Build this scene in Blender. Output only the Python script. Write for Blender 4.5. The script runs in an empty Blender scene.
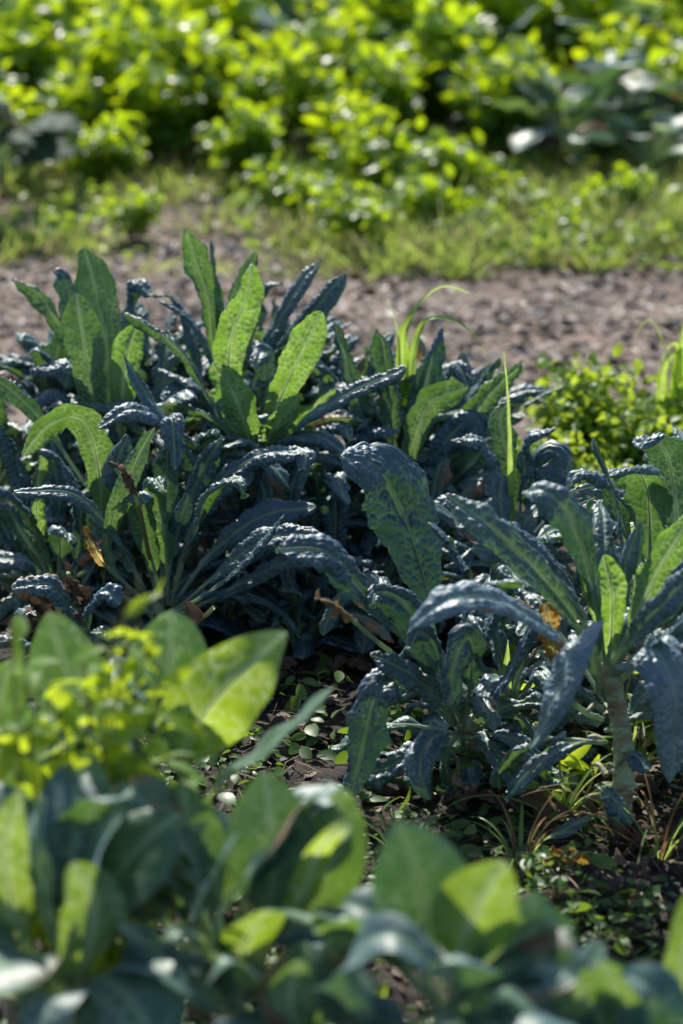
import bpy, math, random
import numpy as np
from mathutils import Vector

random.seed(7)
rng = np.random.default_rng(7)
C = bpy.context.scene.collection
sc = bpy.context.scene

# ------------------------------------------------------------------ camera, sky, sun
CAM_H, PITCH, FPX, CX, CY = 1.6, math.radians(17), 85 / 36 * 1024, 341.5, 512.0
cam = bpy.data.cameras.new('camera')
cam.sensor_fit = 'VERTICAL'; cam.sensor_height = 36; cam.sensor_width = 24; cam.lens = 85
cam.clip_start = 0.1; cam.clip_end = 500
cam.dof.use_dof = True; cam.dof.focus_distance = 4.15; cam.dof.aperture_fstop = 2.7
camo = bpy.data.objects.new('camera', cam); C.objects.link(camo)
camo.location = (0, 0, CAM_H); camo.rotation_euler = (math.radians(90) - PITCH, 0, 0)
sc.camera = camo

SUN_EL, SUN_AZ = math.radians(47), math.radians(-16)      # azimuth from +Y (behind the plants) towards +X
world = bpy.data.worlds.new('World'); sc.world = world; world.use_nodes = True
wn = world.node_tree.nodes; wl = world.node_tree.links
sky = wn.new('ShaderNodeTexSky'); sky.sky_type = 'NISHITA'; sky.sun_disc = False
sky.sun_elevation = SUN_EL; sky.sun_rotation = SUN_AZ
sky.air_density = 1.0; sky.dust_density = 0.6; sky.ozone_density = 1.5
wn['Background'].inputs['Strength'].default_value = 0.105
wl.new(sky.outputs[0], wn['Background'].inputs['Color'])
sun = bpy.data.lights.new('sun', 'SUN'); sun.energy = 5.0; sun.angle = math.radians(0.53); sun.color = (1, .95, .86)
suno = bpy.data.objects.new('sun', sun); C.objects.link(suno); suno.location = (-2, 8, 9)
sd = Vector((math.sin(SUN_AZ) * math.cos(SUN_EL), math.cos(SUN_AZ) * math.cos(SUN_EL), math.sin(SUN_EL)))
suno.rotation_euler = sd.to_track_quat('Z', 'Y').to_euler()
sc.view_settings.view_transform = 'Standard'; sc.view_settings.look = 'None'
sc.view_settings.gamma = 1; sc.view_settings.exposure = 0.68
sc.render.engine = 'CYCLES'
sc.cycles.max_bounces = 7; sc.cycles.diffuse_bounces = 4; sc.cycles.transmission_bounces = 5
sc.cycles.sample_clamp_indirect = 6
try:
    sc.cycles.use_denoising = True
except Exception:
    pass

# ------------------------------------------------------------------ helpers
_cp, _sp = math.cos(PITCH), math.sin(PITCH)
def P(px, py, Y):
    """A point seen at a pixel, at world distance Y (metres in front of the camera foot)."""
    a = (px - CX) / FPX; b = (py - CY) / FPX
    d = np.array([a, _cp - b * _sp, -_sp - b * _cp])
    return np.array([0, 0, CAM_H]) + d * (Y / d[1])
def mpp(Y):                                       # metres per pixel at distance Y (roughly)
    return Y / _cp / FPX

def nrm(v):
    return v / (np.linalg.norm(v, axis=-1, keepdims=True) + 1e-9)

def mesh_obj(name, V, F, mat, parent=None, uv=None, attrs=None, loc=None, smooth=True, mats=None, fmat=None):
    V = np.asarray(V, float); F = np.asarray(F, np.int32)
    org = np.zeros(3)
    if parent is not None and parent.get('_org') is not None:
        org = np.array(parent['_org'])
    elif loc is not None:
        org = np.array(loc, float)
    me = bpy.data.meshes.new(name)
    nV, nF, k = len(V), len(F), F.shape[1]
    me.vertices.add(nV); me.vertices.foreach_set('co', (V - org).astype(np.float32).ravel())
    me.loops.add(nF * k); me.loops.foreach_set('vertex_index', F.ravel())
    me.polygons.add(nF); me.polygons.foreach_set('loop_start', np.arange(0, nF * k, k, dtype=np.int32))
    me.polygons.foreach_set('use_smooth', np.full(nF, smooth))
    if fmat is not None:
        me.polygons.foreach_set('material_index', np.asarray(fmat, np.int32))
    me.update(calc_edges=True)
    if uv is not None:
        l = me.uv_layers.new(name='UVMap')
        l.data.foreach_set('uv', np.asarray(uv, np.float32)[F.ravel()].ravel())
    for an, av in (attrs or {}).items():
        at = me.attributes.new(an, 'FLOAT', 'POINT'); at.data.foreach_set('value', np.asarray(av, np.float32).ravel())
    for m in (mats or [mat]):
        me.materials.append(m)
    o = bpy.data.objects.new(name, me); C.objects.link(o)
    if parent is not None:
        o.parent = parent
        if parent.type == 'MESH' or parent.get('_org') is not None:
            o['_org'] = [float(x) for x in org]
    elif loc is not None:
        o.location = org
        o['_org'] = [float(x) for x in org]
    return o

def tag(o, label=None, cat=None, group=None, kind=None):
    for k, v in (('label', label), ('category', cat), ('group', group), ('kind', kind)):
        if v: o[k] = v
    return o
def thing(name, loc, label, cat, group=None):
    o = bpy.data.objects.new(name, None); C.objects.link(o)
    o.location = Vector([float(x) for x in loc]); o['_org'] = [float(x) for x in loc]
    o.empty_display_size = .05
    return tag(o, label, cat, group)
def dup(root, loc, rotz=0, scale=1, label=None, group=None):
    r = root.copy(); C.objects.link(r); r.location = loc; r.rotation_euler = (0, 0, rotz); r.scale = (scale,) * 3
    if label: r['label'] = label
    if group: r['group'] = group
    for ch in list(root.children):
        c = ch.copy(); C.objects.link(c); c.parent = r
        for g in list(ch.children):
            d = g.copy(); C.objects.link(d); d.parent = c
    return r

def grid_faces(n, m):
    i, j = np.meshgrid(np.arange(n - 1), np.arange(m - 1), indexing='ij')
    a = (i * m + j).ravel()
    return np.stack([a, a + 1, a + m + 1, a + m], 1)

def catmull(P_, n):
    P_ = np.asarray(P_, float)
    if len(P_) == 2: P_ = np.array([P_[0], (P_[0] + P_[1]) / 2, P_[1]])
    Q = np.vstack([2 * P_[0] - P_[1], P_, 2 * P_[-1] - P_[-2]])
    out = []
    for i in range(len(P_) - 1):
        p0, p1, p2, p3 = Q[i:i + 4]
        t = np.linspace(0, 1, 24, endpoint=False)[:, None]
        out.append(.5 * ((2 * p1) + (-p0 + p2) * t + (2 * p0 - 5 * p1 + 4 * p2 - p3) * t ** 2 + (-p0 + 3 * p1 - 3 * p2 + p3) * t ** 3))
    out.append(P_[-1][None]); D = np.vstack(out)
    s = np.r_[0, np.cumsum(np.linalg.norm(np.diff(D, axis=0), axis=1))]
    u = np.linspace(0, s[-1], n)
    return np.stack([np.interp(u, s, D[:, k]) for k in range(3)], 1), s[-1]

def noise1(x, seed, freq):
    r = np.random.default_rng(seed); n = 512; v = r.uniform(-1, 1, n)
    t = x * freq; i = np.floor(t).astype(int); f = t - i; f = f * f * (3 - 2 * f)
    return v[i % n] * (1 - f) + v[(i + 1) % n] * f
def noise2(x, y, seed, freq):
    r = np.random.default_rng(seed); n = 256; g = r.uniform(-1, 1, (n, n))
    x = x * freq; y = y * freq; i = np.floor(x).astype(int); j = np.floor(y).astype(int)
    fx = x - i; fy = y - j; fx = fx * fx * (3 - 2 * fx); fy = fy * fy * (3 - 2 * fy)
    return (g[i % n, j % n] * (1 - fx) * (1 - fy) + g[(i + 1) % n, j % n] * fx * (1 - fy)
            + g[i % n, (j + 1) % n] * (1 - fx) * fy + g[(i + 1) % n, (j + 1) % n] * fx * fy)

def cells(x, y, c, seed):
    """distance to nearest and second nearest jittered grid point, in units of c"""
    r = np.random.default_rng(seed); n = 128; J = r.uniform(.08, .92, (n, n, 2))
    X = x / c; Y = y / c; i = np.floor(X).astype(int); j = np.floor(Y).astype(int)
    d1 = np.full(X.shape, 9.0); d2 = d1.copy()
    for a in (-1, 0, 1):
        for b in (-1, 0, 1):
            q = J[(i + a) % n, (j + b) % n]
            d = np.hypot(i + a + q[..., 0] - X, j + b + q[..., 1] - Y)
            m = d < d1
            d2 = np.where(m, d1, np.minimum(d2, d)); d1 = np.where(m, d, d1)
    return d1, d2

HV = {'c': (0, -1, .3), 'b': (0, 1, -.3), 'u': (0, 0, 1), 'd': (0, 0, -1), 'l': (-1, 0, 0), 'r': (1, 0, 0)}
def hint(s):
    v = np.zeros(3)
    for ch in s: v = v + np.array(HV[ch], float)
    return v

def frames(S, hints=None, N0=None, roll=(0, 0)):
    n = len(S); T = nrm(np.gradient(S, axis=0))
    if hints is not None:
        H = np.array([hint(h) for h in hints], float)
        t = np.linspace(0, 1, n) * (len(H) - 1)
        Hs = np.stack([np.interp(t, np.arange(len(H)), H[:, k]) for k in range(3)], 1) if len(H) > 1 else np.repeat(H, n, 0)
        N = nrm(Hs - T * (Hs * T).sum(1, keepdims=True))
        # smooth
        for _ in range(6):
            N[1:-1] = (N[:-2] + N[1:-1] + N[2:]); N = nrm(N)
        N = nrm(N - T * (N * T).sum(1, keepdims=True))
    else:
        N = np.zeros_like(S); v = N0 - T[0] * (N0 @ T[0]); N[0] = v / (np.linalg.norm(v) + 1e-9)
        for i in range(1, n):
            v = N[i - 1] - T[i] * (N[i - 1] @ T[i]); N[i] = v / (np.linalg.norm(v) + 1e-9)
    a = np.radians(np.linspace(roll[0], roll[1], n))[:, None]
    B = np.cross(T, N)
    N2 = N * np.cos(a) + B * np.sin(a)
    return T, N2, np.cross(T, N2)

def tube_mesh(S, R, k=8, flat=1.0, T=None, N=None, B=None, cap=True):
    n = len(S)
    if T is None: T, N, B = frames(S, N0=np.array([.31, .77, .55]))
    R = np.broadcast_to(R, (n,)) if np.ndim(R) < 2 else R
    th = np.linspace(0, 2 * np.pi, k, endpoint=False)
    V = S[:, None] + (R[:, None] * np.cos(th))[..., None] * B[:, None] + (R[:, None] * flat * np.sin(th))[..., None] * N[:, None]
    i, j = np.meshgrid(np.arange(n - 1), np.arange(k), indexing='ij')
    a = i * k + j; b = i * k + (j + 1) % k
    F = np.stack([a, b, b + k, a + k], -1).reshape(-1, 4)
    V = V.reshape(-1, 3)
    if cap:
        V = np.vstack([V, S[-1] + T[-1] * R[-1] * .5]); c = len(V) - 1
        e = (n - 1) * k
        for j in range(0, k, 2):
            F = np.vstack([F, [e + j, e + (j + 1) % k, e + (j + 2) % k, c]])
    return V, F

def blob(c, r, seed, nu=9, nv=12):
    u = np.linspace(0, np.pi, nu); v = np.linspace(0, 2 * np.pi, nv, endpoint=False)
    U, Vv = np.meshgrid(u, v, indexing='ij')
    d = np.stack([np.sin(U) * np.cos(Vv), np.sin(U) * np.sin(Vv), np.cos(U)], -1)
    rr = r * (1 + .28 * noise2(d[..., 0] * 3 + d[..., 2] + 20, d[..., 1] * 3 + 20, seed, 1.3)); rr[0] = rr[0].mean(); rr[-1] = rr[-1].mean()
    p = c + d * rr[..., None] * np.array([1.1, .9, .7])
    i, j = np.meshgrid(np.arange(nu - 1), np.arange(nv), indexing='ij'); a = i * nv + j; b = i * nv + (j + 1) % nv
    return p.reshape(-1, 3), np.stack([a, a + nv, b + nv, b], -1).reshape(-1, 4)

_seed = [100]
SHAPES = {
    'kale':    lambda q: q ** .55 * (1 - q ** 5.2) ** .7,
    'strap':   lambda q: np.minimum(1, (q * 3.0 + .02)) ** .6 * (1 - q ** 5) ** .8,
    'collard': lambda q: (np.sin(np.pi * np.clip(q, 0, 1) ** .9)) ** .62 * (1 - .1 * q),
    'blade':   lambda q: np.minimum(1, q * 6 + .4) * (1 - q ** 1.6) ** .9,
    'lance':   lambda q: np.sin(np.pi * q ** .75) ** .9,
}
def leaf(parent, pts, width, mat, ribmat, hints=None, N0=None, roll=(0, 0), shape='kale', s0=.22, fold=.35, curl=1.0,
         bul=.0045, cell=.0105, res=.0030, ruffle=.004, rlen=.05, rib=.0042, young=0.2, brown=0., net=.12, holes=0, name='leaf',
         label=None, ribobj=True, edge=.05, veinstep=.042, veincot=.75):
    _seed[0] += 1; sd_ = _seed[0]
    n0 = 40; S, L = catmull(pts, n0)
    n = max(14, int(L * (1 - s0) / res)); ntot = int(n / (1 - s0)) + 1
    S, L = catmull(pts, ntot)
    T, N, B = frames(S, hints, N0, roll)
    i0 = ntot - n; s = np.linspace(0, L, ntot)[i0:]
    q = (s - s[0]) / (s[-1] - s[0]); hw = width / 2 * SHAPES[shape](np.clip(q, 0.0005, .9995))
    hw = np.maximum(hw, .0006)
    m2 = max(4, int(width / 2 / res)); x = np.linspace(-1, 1, 2 * m2 + 1)
    # margins: irregular, finely notched
    ml = hw * (1 + edge * noise1(s, sd_, 45) + edge * .8 * noise1(s, sd_ + 1, 140)); mr = hw * (1 + edge * noise1(s, sd_ + 2, 45) + edge * .8 * noise1(s, sd_ + 3, 140))
    W = np.where(x[None] < 0, ml[:, None], mr[:, None])
    A = x[None] * W                                     # signed lateral arc length
    t = np.abs(x)[None]
    cu = curl * (.75 + .5 * q[:, None]) * (1 + .35 * noise1(s, sd_ + 4, 9)[:, None])
    fo = fold * (1.25 - .6 * q[:, None])
    phi = fo - cu * t ** 1.7
    h = m2; dx = np.cos(phi) * W / m2; dz = np.sin(phi) * W / m2
    X = np.zeros_like(A); Z = np.zeros_like(A)
    X[:, h + 1:] = np.cumsum((dx[:, h + 1:] + dx[:, h:-1]) / 2, 1); Z[:, h + 1:] = np.cumsum((dz[:, h + 1:] + dz[:, h:-1]) / 2, 1)
    X[:, h - 1::-1] = -np.cumsum((dx[:, h - 1::-1] + dx[:, h:0:-1]) / 2, 1); Z[:, h - 1::-1] = np.cumsum((dz[:, h - 1::-1] + dz[:, h:0:-1]) / 2, 1)
    sg = np.sign(x)[None]
    # veins
    vv = s[:, None] - s[0]; ax = np.abs(A)
    D = np.full(A.shape, 1.0)
    for side in (-1, 1):
        r = np.random.default_rng(sd_ * 3 + side); v0 = .006 + r.uniform(0, .5) * veinstep
        msk = (sg == side) | (sg == 0)
        while v0 < s[-1] - s[0]:
            cot = veincot * r.uniform(.85, 1.15); bend = r.uniform(-2, 3)
            line = v0 + ax * cot + bend * ax ** 2 + .0015 * noise1(ax, sd_ + int(v0 * 1e4), 120)
            D = np.where(msk, np.minimum(D, np.abs(vv - line) / math.hypot(1, cot) * (1 + ax / (width * .5) * .6)), D)
            v0 += veinstep * r.uniform(.7, 1.3)
    lat = np.exp(-(D / max(.0018, res * .6)) ** 2) * (1 - .5 * t)
    wob = .3 * cell
    d1, d2 = cells(A + wob * noise2(A, vv, sd_ + 9, 90), vv + wob * noise2(A, vv, sd_ + 10, 90), cell, sd_ + 11)
    e = np.clip((d2 - d1) * 1.9, 0, 1); net = 1 - e
    net2 = np.clip(1 - (d2 - d1) * 4.2, 0, 1)
    mid = np.exp(-(A / (max(.002, res * .6) + .0028 * (1 - vv / L))) ** 2)
    if shape == 'collard': lat = np.minimum(1, lat * 2.0)
    vein = np.clip(np.maximum(np.maximum(lat * .6 * (1 - .5 * t) * (.55 + .45 * noise2(A, vv, sd_ + 30, 40)), net2 * net * (.6 + .8 * noise2(A, vv, sd_ + 31, 30))), mid) * (1.0 if shape != 'collard' else 1.0), 0, 1)
    puff = (e ** .6) * (1 - np.exp(-(D / .004) ** 2) * .8) * np.clip(ax / .010, 0, 1) * np.clip(q[:, None] * 4 + .1, 0, 1)
    amp = bul * (1 + .4 * noise2(A, vv, sd_ + 12, 60)) * (1 - .35 * t ** 3)
    hgt = puff * amp - bul * .3 + bul * 1.2 * noise2(A, vv, sd_ + 14, 26)
    ruf = ruffle * t ** 2.2 * (noise1(s, sd_ + 5, 1 / rlen)[:, None] * (x[None] < 0) + noise1(s, sd_ + 6, 1 / rlen)[:, None] * (x[None] >= 0)
                             + .6 * np.sin(s * 2 * np.pi / rlen / 1.1 + sd_)[:, None] * np.sign(x + 1e-6)[None])
    Bb, Nb = B[i0:, None], N[i0:, None]
    nn = Nb * np.cos(phi)[..., None] - (sg * np.sin(phi))[..., None] * Bb
    V = S[i0:, None] + Bb * X[..., None] + Nb * Z[..., None] + nn * (hgt + ruf)[..., None]
    m = 2 * m2 + 1
    F = grid_faces(n, m)
    if holes:
        fc = (noise2(A, vv, sd_ + 20, 48) + .5 * noise2(A, vv, sd_ + 21, 110) > 1.12 - holes).ravel()
        fc &= (np.abs(A) > .006).ravel()
        F = F[~(fc[F].any(1))]
    # winding so that face normal = +N (upper side): along s is T, along x is B ; T x N = B -> B x T = N
    o = mesh_obj(name, V.reshape(-1, 3), F, mat, parent, uv=np.stack([A.ravel(), np.broadcast_to(vv, A.shape).ravel()], 1),
                 attrs={'vein': vein, 'puff': puff, 'rim': np.broadcast_to(t, A.shape)})
    o.color = (young, brown, random.random(), 1)
    if label: o['label'] = label
    if ribobj and rib:
        k = np.linspace(0, 1, ntot); keep = np.arange(0, ntot, 3)
        if keep[-1] != ntot - 1: keep = np.r_[keep, ntot - 1]
        R = rib * .8 * np.where(k < s0, 1.1, 1.1 - .75 * np.clip((k - s0) / .25, 0, 1) - .3 * k) .clip(.12) + .0004
        V2, F2 = tube_mesh((S - N * (R * .55)[:, None])[keep], R[keep], 8, .8, T[keep], N[keep], B[keep])
        rb = mesh_obj('midrib', V2, F2, ribmat, o)
        rb.color = o.color
    return o

# ------------------------------------------------------------------ materials
def nt(name):
    m = bpy.data.materials.new(name); m.use_nodes = True
    m.node_tree.nodes.remove(m.node_tree.nodes['Principled BSDF'])
    return m, m.node_tree.nodes, m.node_tree.links, m.node_tree.nodes['Material Output']
def rgb(c): return (c[0], c[1], c[2], 1)

def mixc(N, L, f, a, b, mode='MIX'):
    x = N.new('ShaderNodeMix'); x.data_type = 'RGBA'; x.blend_type = mode
    for idx, v in ((0, f), (6, a), (7, b)):
        if hasattr(v, 'links'): L.new(v, x.inputs[idx])
        else: x.inputs[idx].default_value = v if idx == 0 else rgb(v)
    return x.outputs[2]
def math_(N, L, op, a, b=None, c=None, clamp=False):
    x = N.new('ShaderNodeMath'); x.operation = op; x.use_clamp = clamp
    for i, v in enumerate((a, b, c)):
        if v is None: continue
        if hasattr(v, 'links'): L.new(v, x.inputs[i])
        else: x.inputs[i].default_value = v
    return x.outputs[0]
def noise(N, L, vec, scale, detail=3, rough=.55):
    x = N.new('ShaderNodeTexNoise'); x.inputs['Scale'].default_value = scale; x.inputs['Detail'].default_value = detail
    x.inputs['Roughness'].default_value = rough
    if vec is not None: L.new(vec, x.inputs['Vector'])
    return x
def ramp(N, L, fac, stops):
    x = N.new('ShaderNodeValToRGB'); L.new(fac, x.inputs[0]); cr = x.color_ramp
    cr.elements[0].position = stops[0][0]; cr.elements[0].color = rgb(stops[0][1])
    cr.elements[1].position = stops[-1][0]; cr.elements[1].color = rgb(stops[-1][1])
    for p_, c_ in stops[1:-1]:
        e = cr.elements.new(p_); e.color = rgb(c_)
    return x.outputs[0]

def leaf_mat(name, up, under, trans, veincol, rough=.42, spec=.5, k=.35, sheen=.0, veinmix=.5, bump=.3, bscale=260,
             young_up=(.10, .22, .03), young_tr=(.45, .62, .03), brownc=(.16, .09, .045), spots=.0, uvn=True, varamp=1.1):
    m, N, L, out = nt(name)
    uv = N.new('ShaderNodeUVMap') if uvn else N.new('ShaderNodeTexCoord')
    info = N.new('ShaderNodeObjectInfo'); sep = N.new('ShaderNodeSeparateColor'); L.new(info.outputs['Color'], sep.inputs[0])
    yng, brn, rnd = sep.outputs[0], sep.outputs[1], sep.outputs[2]
    add = N.new('ShaderNodeVectorMath'); add.operation = 'ADD'
    L.new(uv.outputs['UV'] if uvn else uv.outputs['Object'], add.inputs[0])
    cmb = N.new('ShaderNodeCombineXYZ'); r10 = math_(N, L, 'MULTIPLY', rnd, 17.3); L.new(r10, cmb.inputs[0]); L.new(r10, cmb.inputs[1]); L.new(cmb.outputs[0], add.inputs[1])
    vec = add.outputs[0]
    geo = N.new('ShaderNodeNewGeometry'); bf = geo.outputs['Backfacing']
    at = N.new('ShaderNodeAttribute'); at.attribute_name = 'vein'; vein = at.outputs['Fac']
    n1 = noise(N, L, vec, 28, 4); n2 = noise(N, L, vec, 9, 2)
    var = math_(N, L, 'MULTIPLY_ADD', n1.outputs[0], 2.2 if 'dry' in name else varamp, -.1 if 'dry' in name else 1 - varamp / 2)
    upc = mixc(N, L, yng, up, young_up)
    unc = mixc(N, L, yng, under, tuple(c * 1.25 for c in young_up))
    base = mixc(N, L, bf, upc, unc)
    vs = math_(N, L, 'MULTIPLY', vein, veinmix * .85)
    vs2 = math_(N, L, 'MULTIPLY', math_(N, L, 'POWER', vein, 1.3), math_(N, L, 'MULTIPLY_ADD', bf, veinmix * .3, veinmix * .65))
    base = mixc(N, L, vs2, base, veincol)
    base = mixc(N, L, 1.0, base, (0, 0, 0), 'MIX') if False else base
    v3 = N.new('ShaderNodeVectorMath'); v3.operation = 'SCALE'; L.new(base, v3.inputs[0]); L.new(var, v3.inputs['Scale']); base = v3.outputs[0]
    # brown, dry areas grow with the object's dryness from the margin inwards
    rim = N.new('ShaderNodeAttribute'); rim.attribute_name = 'rim'
    b1 = math_(N, L, 'ADD', math_(N, L, 'MULTIPLY_ADD', n2.outputs[0], 1.4, -1.15), math_(N, L, 'MULTIPLY_ADD', brn, 1.3, math_(N, L, 'MULTIPLY', rim.outputs['Fac'], .22)))
    bm = math_(N, L, 'MULTIPLY', b1, 6, clamp=True)
    bc = mixc(N, L, n1.outputs[0], brownc, tuple(min(1, c * 2.0) for c in brownc))
    base = mixc(N, L, bm, base, bc)
    pr = N.new('ShaderNodeBsdfPrincipled')
    L.new(base, pr.inputs['Base Color'])
    rr = math_(N, L, 'MULTIPLY_ADD', n1.outputs[0], .25, rough - .12)
    rr = math_(N, L, 'MULTIPLY_ADD', bf, .12, rr)
    L.new(rr, pr.inputs['Roughness']); 
    sp = math_(N, L, 'MULTIPLY_ADD', bm, -spec * .7, spec); L.new(sp, pr.inputs['Specular IOR Level'])
    pr.inputs['Sheen Weight'].default_value = sheen; pr.inputs['Sheen Roughness'].default_value = .35
    pr.inputs['Sheen Tint'].default_value = (.5, .7, 1, 1)
    tr = N.new('ShaderNodeBsdfTranslucent')
    tc = mixc(N, L, yng, trans, young_tr)
    tc = mixc(N, L, math_(N, L, 'MULTIPLY', vs, math_(N, L, 'MULTIPLY_ADD', yng, 1.1, .3), clamp=True), tc, (.78, .92, .38))
    tc = mixc(N, L, bm, tc, tuple(min(1, c * 1.6) for c in brownc))
    v4 = N.new('ShaderNodeVectorMath'); v4.operation = 'SCALE'; L.new(tc, v4.inputs[0]); L.new(var, v4.inputs['Scale'])
    L.new(v4.outputs[0], tr.inputs['Color'])
    kk = math_(N, L, 'MULTIPLY_ADD', yng, max(.08, .48 - k), k, clamp=True)
    mx = N.new('ShaderNodeMixShader'); L.new(kk, mx.inputs[0]); L.new(pr.outputs[0], mx.inputs[1]); L.new(tr.outputs[0], mx.inputs[2])
    bn = noise(N, L, vec, bscale, 3, .6)
    hh = math_(N, L, 'MULTIPLY_ADD', vein, -.6, bn.outputs[0])
    bp = N.new('ShaderNodeBump'); bp.inputs['Strength'].default_value = bump; bp.inputs['Distance'].default_value = .002
    L.new(hh, bp.inputs['Height']); L.new(bp.outputs[0], pr.inputs['Normal']); L.new(bp.outputs[0], tr.inputs['Normal'])
    L.new(mx.outputs[0], out.inputs[0])
    return m

M_kale = leaf_mat('kale_leaf', (.013, .058, .100), (.026, .088, .070), (.055, .17, .03), (.30, .44, .24), rough=.46, spec=.9,
                  k=.11, sheen=.35, veinmix=.8, bump=.5, young_up=(.035, .13, .022), young_tr=(.42, .74, .03))
M_collard = leaf_mat('collard_leaf', (.042, .100, .095), (.055, .125, .090), (.10, .27, .035), (.34, .48, .30), rough=.48, spec=.65, varamp=.5,
                     k=.15, sheen=.45, veinmix=.9, bump=.15, bscale=150, young_up=(.05, .14, .02), young_tr=(.50, .66, .02))
M_weed = leaf_mat('weed_leaf', (.09, .17, .03), (.12, .21, .05), (.45, .62, .03), (.3, .42, .12), k=.45, bump=.1, bscale=100, rough=.5, spec=.35, young_tr=(.62, .74, .03), uvn=False)
M_bush = leaf_mat('bush_leaf', (.055, .14, .02), (.09, .19, .04), (.44, .64, .012), (.3, .4, .1), k=.48, bump=.1, bscale=60, rough=.36, spec=.5, young_tr=(.68, .80, .01), uvn=False)
M_grass = leaf_mat('grass_blade', (.15, .19, .075), (.17, .21, .09), (.42, .52, .13), (.3, .42, .12), k=.42, bump=.05, rough=.4, brownc=(.20, .17, .09), uvn=False)
M_cover = leaf_mat('cover_leaf', (.024, .062, .020), (.04, .085, .03), (.12, .25, .03), (.3, .42, .12), k=.28, bump=.05, rough=.45, uvn=False)
M_dry = leaf_mat('dry_leaf', (.085, .055, .033), (.11, .075, .048), (.16, .09, .035), (.26, .2, .14), k=.15, rough=.75, spec=.2, bump=1.2, bscale=120, brownc=(.075, .052, .036),
                 young_up=(.34, .17, .03), young_tr=(.5, .25, .03))

def stem_mat(name, c1, c2, scars, rough=.5):
    m, N, L, out = nt(name)
    tc = N.new('ShaderNodeTexCoord'); geo = N.new('ShaderNodeNewGeometry')
    mp = N.new('ShaderNodeMapping'); L.new(tc.outputs['Object'], mp.inputs[0]); mp.inputs['Scale'].default_value = (1, 1, 1.6)
    n = noise(N, L, mp.outputs[0], 42, 4); n2 = noise(N, L, mp.outputs[0], 220, 2)
    f = math_(N, L, 'MULTIPLY_ADD', n.outputs[0], 5, -2.5 + scars * 1.4, clamp=True)
    c = mixc(N, L, f, c1, c2)
    sx = N.new('ShaderNodeSeparateXYZ'); L.new(tc.outputs['Object'], sx.inputs[0])
    lowf = math_(N, L, 'MULTIPLY_ADD', sx.outputs[2], -14, math_(N, L, 'MULTIPLY_ADD', n.outputs[0], 2.2, .25), clamp=True)
    c = mixc(N, L, lowf, c, (.10, .065, .04))
    pr = N.new('ShaderNodeBsdfPrincipled'); L.new(c, pr.inputs['Base Color']); pr.inputs['Roughness'].default_value = rough
    bp = N.new('ShaderNodeBump'); bp.inputs['Strength'].default_value = .5; bp.inputs['Distance'].default_value = .004
    h = math_(N, L, 'MULTIPLY_ADD', n2.outputs[0], .4, n.outputs[0]); L.new(h, bp.inputs['Height']); L.new(bp.outputs[0], pr.inputs['Normal'])
    L.new(pr.outputs[0], out.inputs[0]); return m
M_stem = stem_mat('kale_stem', (.30, .38, .24), (.24, .16, .10), .28)
def rib_mat(name, c, tr, k=.25):
    m, N, L, out = nt(name)
    info = N.new('ShaderNodeObjectInfo'); sep = N.new('ShaderNodeSeparateColor'); L.new(info.outputs['Color'], sep.inputs[0])
    cc = mixc(N, L, sep.outputs[1], c, (.2, .13, .07))
    pr = N.new('ShaderNodeBsdfPrincipled'); L.new(cc, pr.inputs['Base Color']); pr.inputs['Roughness'].default_value = .38
    t = N.new('ShaderNodeBsdfTranslucent'); t.inputs[0].default_value = rgb(tr)
    mx = N.new('ShaderNodeMixShader'); mx.inputs[0].default_value = k
    L.new(pr.outputs[0], mx.inputs[1]); L.new(t.outputs[0], mx.inputs[2]); L.new(mx.outputs[0], out.inputs[0]); return m
M_rib = rib_mat('kale_midrib', (.26, .36, .26), (.42, .56, .30), .4)
M_crib = rib_mat('collard_midrib', (.30, .40, .28), (.6, .75, .35), .5)
M_wstem = rib_mat('weed_stem', (.14, .22, .07), (.4, .55, .08))

def soil_mat(name, dark, light, scale, lightness=.5, bump=1.0, spec=.3):
    m, N, L, out = nt(name)
    tc = N.new('ShaderNodeTexCoord')
    n = noise(N, L, tc.outputs['Object'], scale, 8, .65); n2 = noise(N, L, tc.outputs['Object'], scale * .13, 3)
    f = math_(N, L, 'ADD', math_(N, L, 'MULTIPLY', n.outputs[0], .7), math_(N, L, 'MULTIPLY', n2.outputs[0], .5))
    c = ramp(N, L, f, [(.45, dark), (.62, tuple((a + b) / 2 for a, b in zip(dark, light))), (.78, light)])
    pr = N.new('ShaderNodeBsdfPrincipled'); L.new(c, pr.inputs['Base Color']); pr.inputs['Roughness'].default_value = .85
    pr.inputs['Specular IOR Level'].default_value = spec
    bp = N.new('ShaderNodeBump'); bp.inputs['Strength'].default_value = bump; bp.inputs['Distance'].default_value = .01
    L.new(n.outputs[0], bp.inputs['Height']); L.new(bp.outputs[0], pr.inputs['Normal'])
    L.new(pr.outputs[0], out.inputs[0]); return m
M_soil = soil_mat('dark_soil', (.010, .008, .0065), (.050, .038, .028), 45)
M_path = soil_mat('path_soil', (.042, .030, .022), (.215, .158, .122), 13)
def flake_mat(name, cols, rough=.7):
    m, N, L, out = nt(name)
    at = N.new('ShaderNodeAttribute'); at.attribute_name = 'tone'
    c = ramp(N, L, at.outputs['Fac'], cols)
    tc = N.new('ShaderNodeTexCoord'); n = noise(N, L, tc.outputs['Object'], 180, 4)
    v = math_(N, L, 'MULTIPLY_ADD', n.outputs[0], .8, .6)
    v3 = N.new('ShaderNodeVectorMath'); v3.operation = 'SCALE'; L.new(c, v3.inputs[0]); L.new(v, v3.inputs['Scale'])
    pr = N.new('ShaderNodeBsdfPrincipled'); L.new(v3.outputs[0], pr.inputs['Base Color']); pr.inputs['Roughness'].default_value = rough
    L.new(pr.outputs[0], out.inputs[0]); return m
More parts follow.
